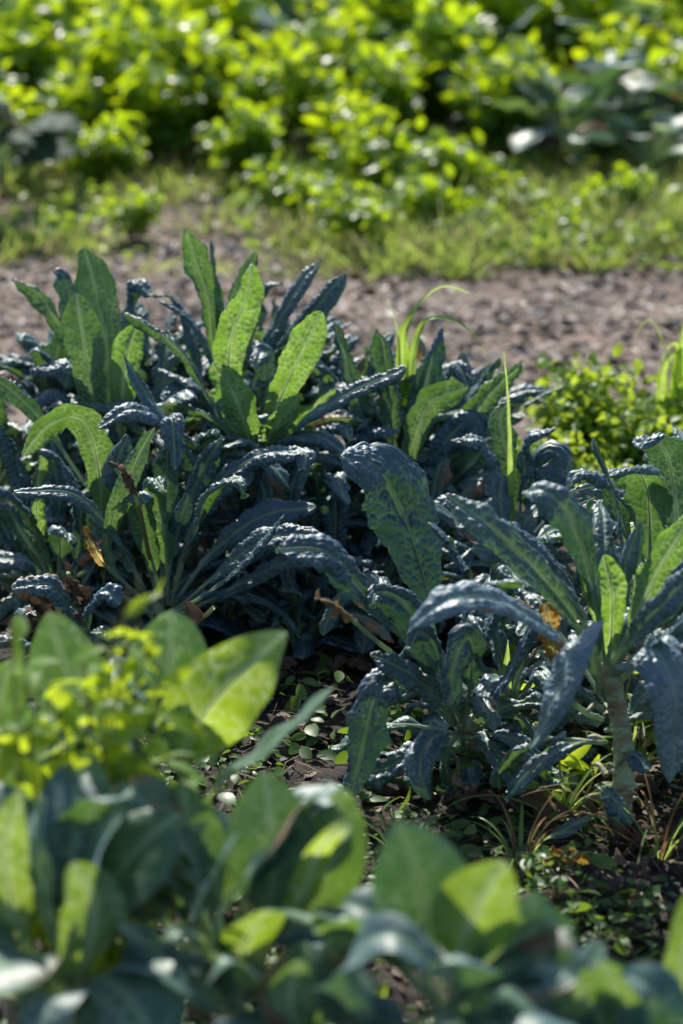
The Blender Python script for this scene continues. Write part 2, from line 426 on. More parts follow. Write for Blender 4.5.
M_chip = flake_mat('wood_chip', [(0, (.07, .052, .04)), (.55, (.20, .16, .13)), (.82, (.38, .33, .28)), (1, (.78, .72, .64))])
M_litter = flake_mat('plant_litter', [(0, (.05, .03, .02)), (.5, (.16, .10, .06)), (.85, (.30, .22, .15)), (1, (.5, .40, .28))])
M_clod = soil_mat('soil_clod', (.022, .017, .013), (.11, .08, .06), 90)

M_pale = leaf_mat('old_kale_leaf', (.085, .15, .185), (.11, .18, .19), (.09, .22, .06), (.34, .46, .34), rough=.42, spec=.8, k=.12, sheen=.5, veinmix=.7, bump=.5)
# ------------------------------------------------------------------ ground
def axis(lo, hi, a, b, fine, grow=1.25):
    mid = list(np.arange(a, b, fine)); l = []; x = a; st = fine
    while x > lo: st *= grow; x -= st; l.append(max(x, lo))
    r = []; x = b; st = fine
    while x < hi: r.append(min(x, hi)); st *= grow; x += st
    r.append(hi)
    return np.unique(np.array(l[::-1] + mid + r))
gx = axis(-180, 180, -1.1, 1.1, .013); gy = axis(-20, 380, 2.3, 5.3, .013)
XX, YY = np.meshgrid(gx, gy, indexing='ij')
def soil_h(x, y):
    return (.018 * noise2(x + 50, y + 50, 1, 3.1) + .013 * noise2(x + 50, y + 50, 2, 11) + .009 * noise2(x + 50, y + 50, 3, 29) + .004 * noise2(x + 50, y + 50, 4, 70))
fade = np.clip(1 - (YY - 5.2) / .5, 0, 1) * np.clip((2 - np.abs(XX)) / .6, 0, 1) * np.clip((YY - 1.8) / .4, 0, 1)
ZZ = soil_h(XX, YY) * fade
Vg = np.stack([XX, YY, ZZ], -1).reshape(-1, 3)
Fg = grid_faces(*XX.shape)[:, ::-1]
g = mesh_obj('ground', Vg, Fg, M_soil); tag(g, kind='structure', label='dark bare garden soil beneath the kale bed')
def gz(x, y): 
    return float(soil_h(np.array(x), np.array(y))) if (abs(x) < 1.5 and y < 5.2) else 0.0
# bare path crossing behind the bed
px_ = np.arange(-7, 7.01, .05); py_ = np.arange(5.7, 9.6, .05)
PX, PY = np.meshgrid(px_, py_, indexing='ij')
PZ = .012 + .014 * noise2(PX + 50, PY, 5, 1.7) + .005 * noise2(PX + 50, PY, 6, 5)
PZ = np.maximum(PZ * np.clip((PY - 5.65) / .4, 0, 1), .004)
pth = mesh_obj('path', np.stack([PX, PY, PZ], -1).reshape(-1, 3), grid_faces(*PX.shape)[:, ::-1], M_path)
tag(pth, kind='structure', label='bare brown path between the kale bed and the green weeds')

def scatter(pos, T, N, L_, W_, rows=4, fold=.25, bend=.25, shape=None):
    """many small leaves in one mesh; template across 3, along `rows`"""
    n = len(pos); T = nrm(T); N = nrm(N - T * (N * T).sum(1, keepdims=True)); B = np.cross(T, N)
    q = np.linspace(0, 1, rows); 
    w = shape(q) if shape else np.sin(np.pi * (q * .9 + .05)) ** .8
    V = []
    for i, qq in enumerate(q):
        c = pos + T * (L_ * qq)[:, None] - N * (bend * L_ * qq ** 2)[:, None]
        for s_ in (-1, 0, 1):
            V.append(c + B * (s_ * w[i] * W_ / 2)[:, None] + N * (abs(s_) * fold * w[i] * W_ / 2)[:, None])
    V = np.stack(V, 1)                                # n, rows*3, 3
    f = grid_faces(rows, 3)
    F = (f[None] + (np.arange(n) * rows * 3)[:, None, None]).reshape(-1, 4)
    return V.reshape(-1, 3), F, rows * 3
def rand_dirs(n, zlo=-.2, zhi=.6):
    a = rng.uniform(0, 2 * np.pi, n); z = rng.uniform(zlo, zhi, n); h = np.sqrt(np.clip(1 - z * z, .05, 1))
    return np.stack([h * np.cos(a), h * np.sin(a), z], 1)

# wood chips and dry bits on the path
n = 13000
pos = np.stack([rng.uniform(-2.2, 2.2, n), rng.uniform(5.75, 9.5, n), np.full(n, .026)], 1)
pos[:, 2] = .014 + .014 * noise2(pos[:, 0] + 50, pos[:, 1], 5, 1.7) + .005 * noise2(pos[:, 0] + 50, pos[:, 1], 6, 5) + rng.uniform(0, .012, n)
V, F, k = scatter(pos, rand_dirs(n, -.35, .4), rand_dirs(n, .4, 1), rng.uniform(.012, .05, n) * rng.choice([1, 1, 1.6], n), rng.uniform(.005, .022, n), 3, .1, .05, lambda q: np.array([.7, 1, .8]))
o = mesh_obj('wood_chips', V, F, M_chip, attrs={'tone': np.repeat(rng.beta(2, 2.2, n), k)}, smooth=False)
tag(o, 'dry wood chips and crumbs strewn over the bare path', 'wood chips', kind='stuff')

# ------------------------------------------------------------------ kale
def plant_stem(parent, base, top, r0, r1, bend=(0, 0, 0), mat=None, name='stem'):
    mid = (base + top) / 2 + np.array(bend)
    S, L = catmull([base - np.array([0, 0, .02]), mid, top], 26)
    k = np.linspace(0, 1, 26); R = r0 + (r1 - r0) * k
    R = R * (1 + .07 * noise1(k, _seed[0], 14)) * (1 + .05 * np.sin(k * 60))
    R[-1] *= .4; R[-2] *= .8
    V, F = tube_mesh(S, R, 14)
    if name == 'stem' and r0 > .012 and L > .12:            # knobbly leaf scars up the stalk
        VV, FF, off = [V], [F], len(V); ns = int(L / .013)
        for i in range(ns):
            q = (i + .6) / ns * .93; a = i * 2.4; k_ = min(25, int(q * 25)); rr = R[k_] * 1.0
            c = S[k_] + np.array([math.cos(a) * rr, math.sin(a) * rr, 0])
            v, f = blob(c, R[k_] * random.uniform(.38, .6), i + 7, 7, 9); v[:, 2] = c[2] + (v[:, 2] - c[2]) * .8
            VV.append(v); FF.append(f + off); off += len(v)
        V, F = np.vstack(VV), np.vstack(FF)
    return mesh_obj(name, V, F, mat or M_stem, parent)

def auto_leaves(parent, crown, n, Lr=(.24, .36), Wr=(.058, .098), el=(25, 80), az=None, droop=(60, 130), low=0, young=(.0, .35), mat=None, ribm=None, **kw):
    r = np.random.default_rng(_seed[0] + 5)
    for i in range(n):
        a = (i * 137.5 + r.uniform(-20, 20)) if az is None else r.uniform(*az)
        a = math.radians(a); L = r.uniform(*Lr); e0 = math.radians(r.uniform(*el)); dr = math.radians(r.uniform(*droop))
        out = np.array([math.cos(a), math.sin(a), 0]); up = np.array([0, 0, 1.])
        p = np.array(crown) + np.array([0, 0, -r.uniform(0, low)]); pts = [p.copy()]; st = 7
        side = np.array([-out[1], out[0], 0]) * r.uniform(-.35, .35)
        for k in range(st):
            e = e0 - dr * ((k + .5) / st) ** 1.6
            p = p + (out * math.cos(e) + up * math.sin(e) + side * (k / st)) * L / st
            if p[2] < .03: p[2] = .03 + .004 * r.uniform()
            pts.append(p.copy())
        args = dict(width=r.uniform(*Wr), N0=-out + up * .4, roll=(r.uniform(-25, 25), r.uniform(-50, 50)), young=r.uniform(*young),
                    fold=r.uniform(.15, .5), curl=r.uniform(1.2, 2.6), res=.0034, ruffle=.007, s0=r.uniform(.18, .34), bul=r.uniform(.003, .0058), holes=r.choice([0, 0, .12, .3]), edge=r.uniform(.03, .12), brown=r.choice([0, 0, 0, .12, .25]))
        args.update(kw)
        leaf(parent, pts, mat=mat or M_kale, ribmat=ribm or M_rib, **args)

def kale(label, crown_px, Y, base_px=None, heroes=(), autos=6, r=(.014, .010), group='kale plants in the bed', akw=None, low=.05, low_leaves=3, name='kale_plant'):
    crown = P(*crown_px, Y)
    if base_px is None: bx, by = crown[0] + random.uniform(-.02, .02), Y + random.uniform(-.02, .03)
    else: bx, by = P(base_px[0], base_px[1], Y)[0], Y
    base = np.array([bx, by, gz(bx, by)])
    t = thing(name, base, label, 'kale', group)
    plant_stem(t, base, crown + np.array([0, 0, .02]), r[0], r[1], (random.choice([-1, 1]) * random.uniform(.008, .02), 0, 0))
    for h in heroes:
        pts = [P(a, b, Y + d) for a, b, d in h[0]]
        kw = dict(young=.1, res=.0027, s0=.25); kw.update(h[3] if len(h) > 3 else {})
        kw['bul'] = max(.0030, kw.get('bul', .0045)) * 1.2; kw['curl'] = max(.7, kw.get('curl', 1.4)) * 1.3; kw['young'] = max(0, kw['young'] - (.08 if kw['young'] < .5 else 0))
        leaf(t, pts, h[1] * mpp(Y + h[0][len(h[0]) // 2][2]) * 1.18, kw.pop('mat', M_kale), M_rib, hints=h[2], **kw)
    auto_leaves(t, crown, autos, low=low, **(akw or {}))
    if low_leaves:
        auto_leaves(t, crown - np.array([0, 0, min(.08, crown[2] * .3)]), low_leaves, Lr=(.18, .28), el=(-10, 35), droop=(60, 110), young=(0, .15), low=.08)
    return t

Kp = {}
# right front plant
Kp['right'] = kale('kale on a thick pale stem with two long leaves drooping down in front', (606, 672), 3.52, (616, 850), [
    ([(603, 672, 0), (565, 607, -.03), (508, 543, -.05), (446, 494, -.02)], 46, ['c', 'cu'], dict(young=.22, bul=.0016, curl=.5, cell=.018)),
    ([(600, 665, .05), (568, 590, .10), (515, 528, .10), (456, 526, .06)], 44, ['c', 'u', 'u'], {}),
    ([(598, 676, 0), (562, 640, -.15), (505, 603, -.26), (455, 598, -.31), (410, 628, -.32)], 50, ['u', 'uc', 'uuc'], dict(mat=M_pale, bul=.003, young=.0, brown=.16, curl=.9, cell=.016)),
    ([(603, 660, 0), (594, 590, -.05), (572, 522, -.08), (545, 492, -.07), (527, 494, -.04)], 46, ['c', 'cl', 'cu'], dict(young=.15, bul=.0018, curl=.7, cell=.016)),
    ([(600, 694, 0), (592, 655, -.10), (577, 637, -.19), (560, 682, -.24), (529, 750, -.25)], 48, ['u', 'uc', 'ucll', 'ucll'], dict(mat=M_pale, young=.0, bul=.0032, curl=.55, s0=.33, fold=.1, shape='strap')),
    ([(612, 676, 0), (632, 658, -.08), (656, 650, -.14), (675, 700, -.18), (670, 783, -.18)], 56, ['u', 'uc', 'ucr', 'ucr'], dict(mat=M_pale, young=.0, bul=.0034, curl=.6, s0=.12, fold=.15, shape='strap')),
    ([(605, 668, 0), (598, 625, -.03), (588, 590, -.04), (583, 562, -.03)], 26, ['l', 'lb'], dict(young=.85, bul=.0015, s0=.1)),
    ([(607, 668, 0), (611, 630, -.02), (611, 590, -.03), (604, 555, -.02)], 46, ['b', 'bl'], dict(young=.65, bul=.0014, curl=.3, s0=.1)),
    ([(610, 668, 0), (632, 625, -.01), (660, 565, 0), (694, 512, .03)], 48, ['b', 'bl'], dict(young=.5, bul=.0014, curl=.4)),
    ([(612, 670, 0), (640, 630, -.08), (668, 600, -.12), (705, 560, -.14)], 40, ['lc', 'lc'], dict(bul=.0012, curl=.3)),
    ([(612, 672, 0), (650, 645, -.12), (700, 605, -.18), (720, 600, -.2)], 40, ['lu', 'u'], dict(bul=.0014, curl=.5)),
    ([(610, 665, .05), (626, 580, .09), (614, 500, .10), (593, 438, .08)], 22, ['l', 'l'], dict(curl=.8)),
    ([(606, 668, .03), (620, 610, .03), (628, 560, .03), (640, 520, .03)], 34, ['l', 'lc'], dict(bul=.0015, young=.2)),
    ([(600, 690, 0), (585, 690, -.06), (560, 675, -.1), (540, 650, -.1)], 26, ['u', 'u'], dict(young=.0)),
    ([(608, 795, 0), (602, 785, -.04), (610, 796, -.06), (630, 824, -.07)], 24, ['u', 'uc'], dict(s0=.1, young=.0)),
    ([(608, 818, 0), (590, 815, -.05), (570, 826, -.07), (546, 838, -.07)], 22, ['u', 'uc'], dict(s0=.2, young=.0)),
    ([(606, 740, 0), (570, 745, -.05), (530, 770, -.08), (505, 800, -.09)], 34, ['u', 'uc'], dict(young=.0)),
    ([(609, 770, 0), (630, 755, -.03), (650, 770, -.06)], 22, ['u', 'uc'], dict(young=.0)),
    ([(604, 720, 0), (585, 712, -.03), (565, 690, -.05), (550, 625, -.04), (545, 603, -.03)], 30, ['c', 'c'], dict(mat=M_dry, young=.85, brown=.0, s0=.5, label='orange-yellow dying leaf')),
], autos=11, r=(.019, .0135), low_leaves=2, akw=dict(az=(-20, 200), el=(35, 80), droop=(20, 110), Lr=(.24, .36)))
def stubs(t, base_px, top_px, Y, n, r):
    a0, a1 = P(*base_px, Y), P(*top_px, Y)
    for i in range(n):
        q = .25 + .7 * (i + random.random() * .5) / n; c = a0 + (a1 - a0) * q; a = i * 2.4 + 3.6
        out = np.array([math.cos(a), math.sin(a), 0]); l = random.uniform(.015, .045)
        S, L = catmull([c + out * r * .7, c + out * (r + l * .5) + np.array([0, 0, l * .35]), c + out * (r + l) + np.array([0, 0, l * .2])], 8)
        V, F = tube_mesh(S, np.linspace(.0065, .003, 8), 8)
        mesh_obj('petiole_stub', V, F, M_stem, t)
stubs(Kp['right'], (614, 840), (607, 690), 3.52, 9, .016)
# right rear plant
Kp['right_rear'] = kale('kale at the right edge with puckered leaf tips curling over bright undersides', (660, 620), 3.85, (662, 780), [
    ([(648, 610, 0), (650, 545, -.03), (646, 486, -.05), (628, 467, -.10), (608, 476, -.14)], 62, ['b', 'b', 'ub', 'u'], dict(young=.35, bul=.004)),
    ([(640, 615, 0), (630, 545, -.02), (610, 490, -.04), (580, 474, -.08), (562, 494, -.10)], 38, ['b', 'ul', 'u', 'u'], dict(bul=.0045)),
    ([(672, 610, .05), (676, 520, .08), (668, 458, .08), (652, 438, .04), (640, 450, 0)], 46, ['b', 'b', 'u'], dict(bul=.0045, young=.2, curl=.6)),
    ([(640, 620, 0), (612, 570, 0), (597, 520, 0), (592, 500, -.02)], 34, ['u', 'u'], dict(bul=.0045)),
    ([(650, 620, .1), (620, 560, .15), (585, 520, .15), (570, 540, .12)], 40, ['u', 'u'], dict(bul=.0045)),
    ([(670, 610, 0), (690, 540, 0), (695, 480, 0), (720, 460, 0)], 46, ['l', 'u'], dict(bul=.004)),
    ([(680, 690, -.1), (672, 660, -.2), (690, 635, -.26), (710, 625, -.28)], 26, ['u', 'u'], dict(brown=.3)),
], autos=7, akw=dict(Lr=(.18, .28)))
# centre front plant, leaning left
Kp['centre'] = kale('leaning kale whose broad puckered leaves sweep up to the left', (462, 728), 3.75, (480, 812), [
    ([(458, 726, 0), (418, 655, -.08), (372, 600, -.14), (325, 552, -.20), (278, 548, -.24)], 58, ['c', 'uc', 'uc'], dict(bul=.0055, cell=.014, curl=1.0, young=.0, s0=.42)),
    ([(456, 715, .1), (436, 640, .12), (418, 560, .14), (385, 480, .13), (340, 458, .10)], 84, ['c', 'c', 'cu'], dict(bul=.0058, cell=.0145, curl=.7, young=.0, s0=.34)),
    ([(452, 724, 0), (412, 680, -.12), (380, 690, -.18), (365, 740, -.18), (352, 795, -.17)], 52, ['u', 'uc', 'c'], dict(young=.0, bul=.0045)),
    ([(455, 726, 0), (430, 690, -.12), (395, 665, -.18), (370, 655, -.18)], 42, ['c', 'cu'], dict(bul=.005, young=.1)),
    ([(455, 722, 0), (428, 655, -.10), (405, 605, -.13), (378, 592, -.15), (372, 606, -.18)], 46, ['u', 'uc', 'c'], dict(bul=.005)),
    ([(460, 722, 0), (458, 650, 0), (470, 585, 0), (450, 545, 0), (428, 522, 0)], 36, ['l', 'u', 'ul'], dict(bul=.005)),
    ([(462, 722, 0), (482, 650, .02), (500, 600, .02), (490, 560, .0)], 40, ['l', 'lu'], dict(bul=.0045)),
    ([(462, 724, 0), (472, 665, -.12), (468, 640, -.18), (455, 665, -.2), (450, 705, -.2)], 42, ['u', 'c', 'c'], dict(bul=.004)),
    ([(465, 724, 0), (500, 690, -.05), (520, 650, -.05), (540, 605, -.05)], 40, ['l', 'u'], dict(bul=.004)),
    ([(468, 730, 0), (500, 735, -.08), (530, 750, -.1), (560, 790, -.1)], 34, ['u', 'uc'], dict(bul=.003)),
    ([(460, 730, 0), (430, 740, -.14), (420, 770, -.2), (430, 800, -.2)], 40, ['u', 'c'], dict(bul=.003)),
    ([(462, 724, 0), (440, 655, -.16), (420, 632, -.22), (410, 650, -.24)], 38, ['u', 'uc', 'c'], dict(bul=.0045)),
    ([(462, 728, 0), (445, 760, -.05), (460, 800, -.1), (480, 830, -.12)], 30, ['c', 'c'], dict(bul=.002)),
    ([(400, 660, -.1), (360, 625, -.25), (335, 603, -.29), (316, 598, -.3)], 22, ['c', 'u'], dict(mat=M_dry, young=.4, s0=.72, curl=2.5, ruffle=.012, rlen=.025, label='rusty orange shrivelled leaf')),
], autos=12, r=(.022, .016), low_leaves=7, akw=dict(Lr=(.16, .27), el=(10, 75), Wr=(.045, .08), droop=(70, 160), ruffle=.012))
# left front rosette
Kp['left'] = kale('kale rosette in the left half with tips curled over like hooks', (155, 606), 4.3, (155, 660), [
    ([(163, 606, 0), (152, 560, -.05), (140, 515, -.07), (137, 496, -.10), (146, 503, -.15)], 38, ['b', 'b', 'u', 'uc'], dict(young=.3, bul=.0038, curl=.8)),
    ([(168, 604, 0), (166, 550, -.03), (158, 500, -.04), (155, 480, -.08), (164, 492, -.13)], 32, ['b', 'b', 'u', 'uc'], dict(young=.4, bul=.0038)),
    ([(152, 608, -.03), (112, 565, -.10), (112, 520, -.12), (136, 465, -.11), (155, 428, -.08)], 30, ['r', 'cr', 'cr'], dict(young=.35, bul=.002, curl=.4)),
    ([(170, 604, 0), (188, 545, -.06), (210, 492, -.10), (236, 479, -.14), (244, 497, -.17)], 36, ['bl', 'ul', 'u', 'u'], dict(young=.3, bul=.004)),
    ([(172, 606, 0), (210, 555, 0), (262, 517, -.02), (316, 506, -.04)], 46, ['uc', 'uc'], dict(bul=.0038)),
    ([(174, 610, -.02), (225, 568, -.10), (270, 538, -.14), (322, 535, -.17)], 40, ['uc', 'uc'], dict(bul=.0035)),
    ([(174, 612, -.05), (210, 590, -.12), (255, 552, -.18), (284, 514, -.20)], 28, ['uc', 'u'], dict(bul=.004)),
    ([(152, 604, 0), (118, 540, -.10), (74, 494, -.14), (14, 493, -.16)], 30, ['u', 'uc'], dict(bul=.003)),
    ([(165, 602, .05), (178, 530, .06), (205, 465, .05), (222, 438, .02)], 34, ['cr', 'cu'], dict(bul=.0025)),
    ([(168, 602, .05), (198, 515, .06), (245, 462, .04), (300, 452, 0), (304, 470, -.03)], 42, ['u', 'uc', 'u'], dict(bul=.0035)),
    ([(165, 602, .1), (196, 490, .12), (170, 425, .08), (130, 411, .02), (97, 428, -.02)], 36, ['u', 'u', 'uc'], dict(bul=.0035)),
    ([(160, 602, .05), (165, 520, .05), (168, 440, .0), (172, 420, -.05), (175, 470, -.10)], 42, ['b', 'u', 'c'], dict(bul=.004)),
    ([(160, 602, .05), (135, 520, .05), (118, 470, .03), (128, 435, 0)], 40, ['u', 'uc'], dict(bul=.003)),
    ([(176, 614, -.02), (230, 590, -.05), (300, 556, -.08), (345, 568, -.08)], 42, ['uc', 'u'], dict(bul=.003)),
    ([(120, 580, -.15), (100, 560, -.22), (92, 545, -.22), (84, 526, -.2)], 20, ['c', 'c'], dict(mat=M_dry, young=.9, s0=.3, curl=2, label='small orange-yellow dying leaf')),
    ([(150, 560, -.1), (135, 490, -.2), (122, 468, -.24), (108, 462, -.26)], 22, ['c', 'u'], dict(mat=M_dry, young=.0, brown=1, s0=.6, curl=3, ruffle=.012, rlen=.025, label='shrivelled brown leaf tip')),
], autos=12, low_leaves=4, akw=dict(Lr=(.22, .34), az=(-20, 200), el=(20, 75)))
Kp['centre_rear'] = kale('bushy kale between the two big clumps showing a fan of green stalks', (302, 655), 4.35, (302, 700), [
    ([(300, 652, 0), (292, 590, 0), (285, 540, .02), (300, 500, .02)], 34, ['u', 'u'], {}),
    ([(304, 652, 0), (318, 590, 0), (345, 560, 0), (375, 565, 0)], 38, ['u', 'u'], {}),
    ([(300, 655, 0), (330, 640, -.05), (370, 650, -.08)], 30, ['u', 'u'], {}),
    ([(298, 652, .05), (330, 560, .1), (335, 500, .1), (325, 470, .08)], 46, ['c', 'u'], {}),
    ([(300, 652, .1), (360, 550, .15), (400, 500, .15), (430, 520, .1)], 46, ['u', 'u'], {}),
], autos=14, low_leaves=3, akw=dict(Lr=(.2, .32), el=(45, 82)))
Kp['left_rear'] = kale('kale with tall pale veined upright leaves, left of the middle clump', (100, 480), 4.7, None, [
    ([(106, 480, 0), (96, 420, -.04), (86, 355, -.06), (76, 293, -.05)], 46, ['b', 'b'], dict(young=.35, bul=.0022, curl=.35)),
    ([(112, 470, .08), (110, 370, .1), (98, 300, .1), (84, 247, .08)], 46, ['bl', 'b'], dict(young=.15, bul=.003, curl=.6)),
    ([(90, 430, .08), (68, 345, .1), (42, 300, .1), (12, 279, .1)], 26, ['b', 'ub'], dict(young=.25, curl=1)),
    ([(122, 475, -.05), (122, 410, -.08), (127, 355, -.08), (136, 325, -.07)], 36, ['b', 'b'], dict(young=.55, bul=.002, curl=.4)),
    ([(100, 450, .12), (78, 330, .15), (64, 280, .15), (52, 270, .14)], 28, ['uc', 'uc'], dict(bul=.004)),
    ([(118, 460, .16), (122, 340, .2), (135, 285, .2), (152, 296, .16)], 42, ['u', 'u'], dict(bul=.005)),
    ([(100, 470, 0), (92, 400, 0), (68, 365, -.02), (30, 372, -.03)], 44, ['u', 'u'], dict(bul=.005)),
    ([(98, 480, 0), (80, 420, -.05), (55, 392, -.06), (28, 410, -.08)], 40, ['u', 'u'], dict(bul=.005)),
], autos=8, akw=dict(Lr=(.2, .3), el=(50, 80)))
Kp['far_left'] = kale('kale cropped by the left edge, with arched bright green leaf', (60, 580), 4.42, None, [
    ([(104, 580, 0), (100, 480, -.03), (84, 424, -.06), (50, 424, -.09), (22, 456, -.11)], 46, ['bl', 'ub', 'ub'], dict(young=.45, bul=.0022, curl=.5)),
    ([(40, 590, 0), (36, 530, -.05), (38, 480, -.06), (48, 450, -.05)], 28, ['b', 'bl'], dict(young=.5)),
    ([(80, 560, 0), (78, 500, -.04), (62, 460, -.05), (40, 450, -.06)], 30, ['u', 'u'], dict(bul=.004)),
    ([(90, 490, .05), (48, 430, .05), (5, 388, .05), (-30, 365, .05)], 28, ['ub', 'ub'], dict(young=.2, curl=.9)),
    ([(60, 590, 0), (30, 520, -.05), (0, 490, -.08), (-30, 500, -.1)], 34, ['u', 'u'], dict(bul=.004)),
    ([(60, 600, -.05), (40, 560, -.1), (10, 515, -.12), (-15, 505, -.14)], 30, ['b', 'bu'], dict(young=.2)),
    ([(60, 590, .1), (20, 470, .15), (-10, 420, .15), (-30, 430, .15)], 46, ['u', 'u'], dict(bul=.005)),
    ([(70, 590, .1), (50, 440, .2), (20, 390, .2), (-10, 380, .2)], 50, ['u', 'u'], dict(bul=.005)),
    ([(70, 600, .0), (80, 540, -.05), (80, 500, -.06), (65, 470, -.06)], 40, ['u', 'u'], dict(bul=.004)),
    ([(70, 610, .0), (95, 560, -.05), (120, 520, -.1), (118, 480, -.12)], 42, ['uc', 'u'], dict(bul=.003)),
], autos=9, akw=dict(Lr=(.2, .32)))
Kp['rear_tall'] = kale('tallest kale at the back, its narrow leaves splayed against the path', (220, 450), 4.85, None, [
    ([(215, 440, 0), (214, 350, 0), (206, 290, -.02), (192, 250, -.04), (184, 228, -.06)], 38, ['bl', 'bl', 'b'], dict(young=.35, bul=.003)),
    ([(218, 440, 0), (222, 350, .03), (217, 290, .03), (212, 240, .02)], 26, ['cr', 'ur'], dict(bul=.004)),
    ([(218, 440, 0), (226, 350, 0), (240, 290, 0), (256, 252, 0)], 30, ['b', 'b'], dict(young=.3, bul=.003)),
    ([(240, 440, 0), (258, 370, 0), (290, 300, 0), (322, 258, 0)], 30, ['luc', 'luc'], dict(bul=.0035)),
    ([(245, 440, .03), (275, 370, .03), (312, 315, .03), (345, 272, .03)], 42, ['lc', 'lc'], dict(bul=.003)),
    ([(235, 440, .1), (250, 340, .12), (264, 290, .12), (284, 282, .1)], 24, ['u', 'u'], dict(bul=.005)),
    ([(212, 440, .0), (195, 350, .02), (175, 298, .02), (153, 296, 0)], 30, ['u', 'u'], dict(bul=.005)),
    ([(225, 440, .0), (238, 350, .02), (255, 310, .02), (262, 330, 0)], 30, ['u', 'c'], dict(bul=.005)),
    ([(245, 450, .1), (290, 370, .1), (330, 335, .1), (352, 322, .1)], 24, ['u', 'u'], dict(bul=.004)),
], autos=5, akw=dict(Lr=(.2, .28), el=(55, 80)))
Kp['middle'] = kale('kale with broad yellow-green upright leaves lit from behind', (256, 470), 4.6, None, [
    ([(252, 466, 0), (232, 410, -.03), (230, 345, -.04), (246, 300, -.03), (252, 264, -.02)], 46, ['b', 'b', 'bl'], dict(young=.6, bul=.002, curl=.35, s0=.3)),
    ([(262, 466, 0), (272, 420, -.02), (298, 360, -.03), (322, 312, -.01)], 50, ['b', 'bl'], dict(young=.6, bul=.002, curl=.35)),
    ([(254, 468, 0), (247, 435, -.08), (234, 395, -.1), (213, 362, -.1)], 42, ['b', 'b'], dict(young=.5, bul=.002, curl=.4, s0=.15)),
    ([(246, 472, -.02), (222, 420, -.1), (178, 348, -.12), (124, 314, -.1)], 30, ['ur', 'u', 'ub'], dict(young=.3, bul=.0025)),
    ([(240, 460, .05), (218, 375, .06), (190, 318, .05), (158, 300, .05)], 28, ['ur', 'u'], dict(bul=.004)),
    ([(245, 485, -.1), (205, 455, -.17), (155, 405, -.19), (124, 354, -.17)], 30, ['ul', 'u'], dict(bul=.003)),
    ([(236, 470, .05), (215, 420, .08), (190, 388, .06), (164, 402, .0)], 52, ['u', 'uc'], dict(bul=.004)),
    ([(262, 462, .05), (266, 400, .07), (264, 352, .05), (254, 368, 0)], 30, ['b', 'u', 'c'], dict(bul=.003)),
    ([(264, 468, 0), (300, 425, -.10), (350, 392, -.14), (406, 368, -.15)], 32, ['u', 'uc'], dict(bul=.0028)),
    ([(262, 464, 0), (290, 425, -.04), (320, 400, -.05), (336, 388, -.06)], 28, ['ub', 'ub'], dict(young=.5)),
    ([(266, 486, -.05), (262, 462, -.14), (246, 440, -.2), (222, 448, -.23)], 30, ['u', 'u'], dict(bul=.002)),
    ([(266, 475, 0), (300, 440, 0), (340, 425, -.02), (350, 440, -.05)], 40, ['u', 'u'], dict(bul=.005)),
    ([(262, 466, 0), (268, 440, -.05), (280, 420, -.08), (300, 395, -.08)], 26, ['b', 'b'], dict(young=.5)),
    ([(250, 472, .0), (245, 430, -.05), (225, 400, -.08), (205, 392, -.08)], 26, ['b', 'b'], dict(young=.5)),
], autos=13, akw=dict(Lr=(.22, .34), el=(25, 75)))
Kp['back_right'] = kale('kale clump beside the grass blades, in front of the bare path', (400, 520), 4.7, None, [
    ([(380, 510, 0), (366, 430, 0), (348, 370, 0), (334, 322, 0)], 34, ['b', 'bl'], dict(young=.2)),
    ([(395, 500, 0), (392, 420, 0), (386, 370, 0), (378, 328, 0)], 36, ['b', 'br'], dict(young=.25)),
    ([(402, 500, .05), (416, 420, .05), (430, 365, .05), (442, 328, .05)], 40, ['b', 'u'], dict(bul=.004)),
    ([(405, 510, 0), (412, 450, -.06), (430, 405, -.08), (468, 386, -.1)], 40, ['b', 'bl'], dict(young=.35, curl=.5)),
    ([(445, 510, 0), (462, 440, 0), (490, 395, 0), (522, 364, 0)], 36, ['b', 'b'], dict(young=.35)),
    ([(410, 500, .1), (430, 400, .1), (455, 365, .1), (470, 390, .05)], 44, ['u', 'u'], dict(bul=.005)),
    ([(410, 520, 0), (450, 485, -.05), (485, 450, -.06), (514, 432, -.07)], 34, ['b', 'bu'], dict(young=.25)),
    ([(405, 510, .0), (370, 440, -.02), (340, 410, -.02), (320, 425, -.04)], 40, ['u', 'u'], dict(bul=.005)),
    ([(410, 510, .0), (440, 450, -.02), (470, 420, -.02), (480, 450, -.04)], 42, ['u', 'c'], dict(bul=.005)),
    ([(410, 520, -.02), (440, 500, -.08), (470, 480, -.1), (500, 480, -.1)], 34, ['u', 'u'], dict(bul=.004, young=.3)),
], autos=14, akw=dict(Lr=(.2, .32), el=(50, 82), Wr=(.045, .07)))
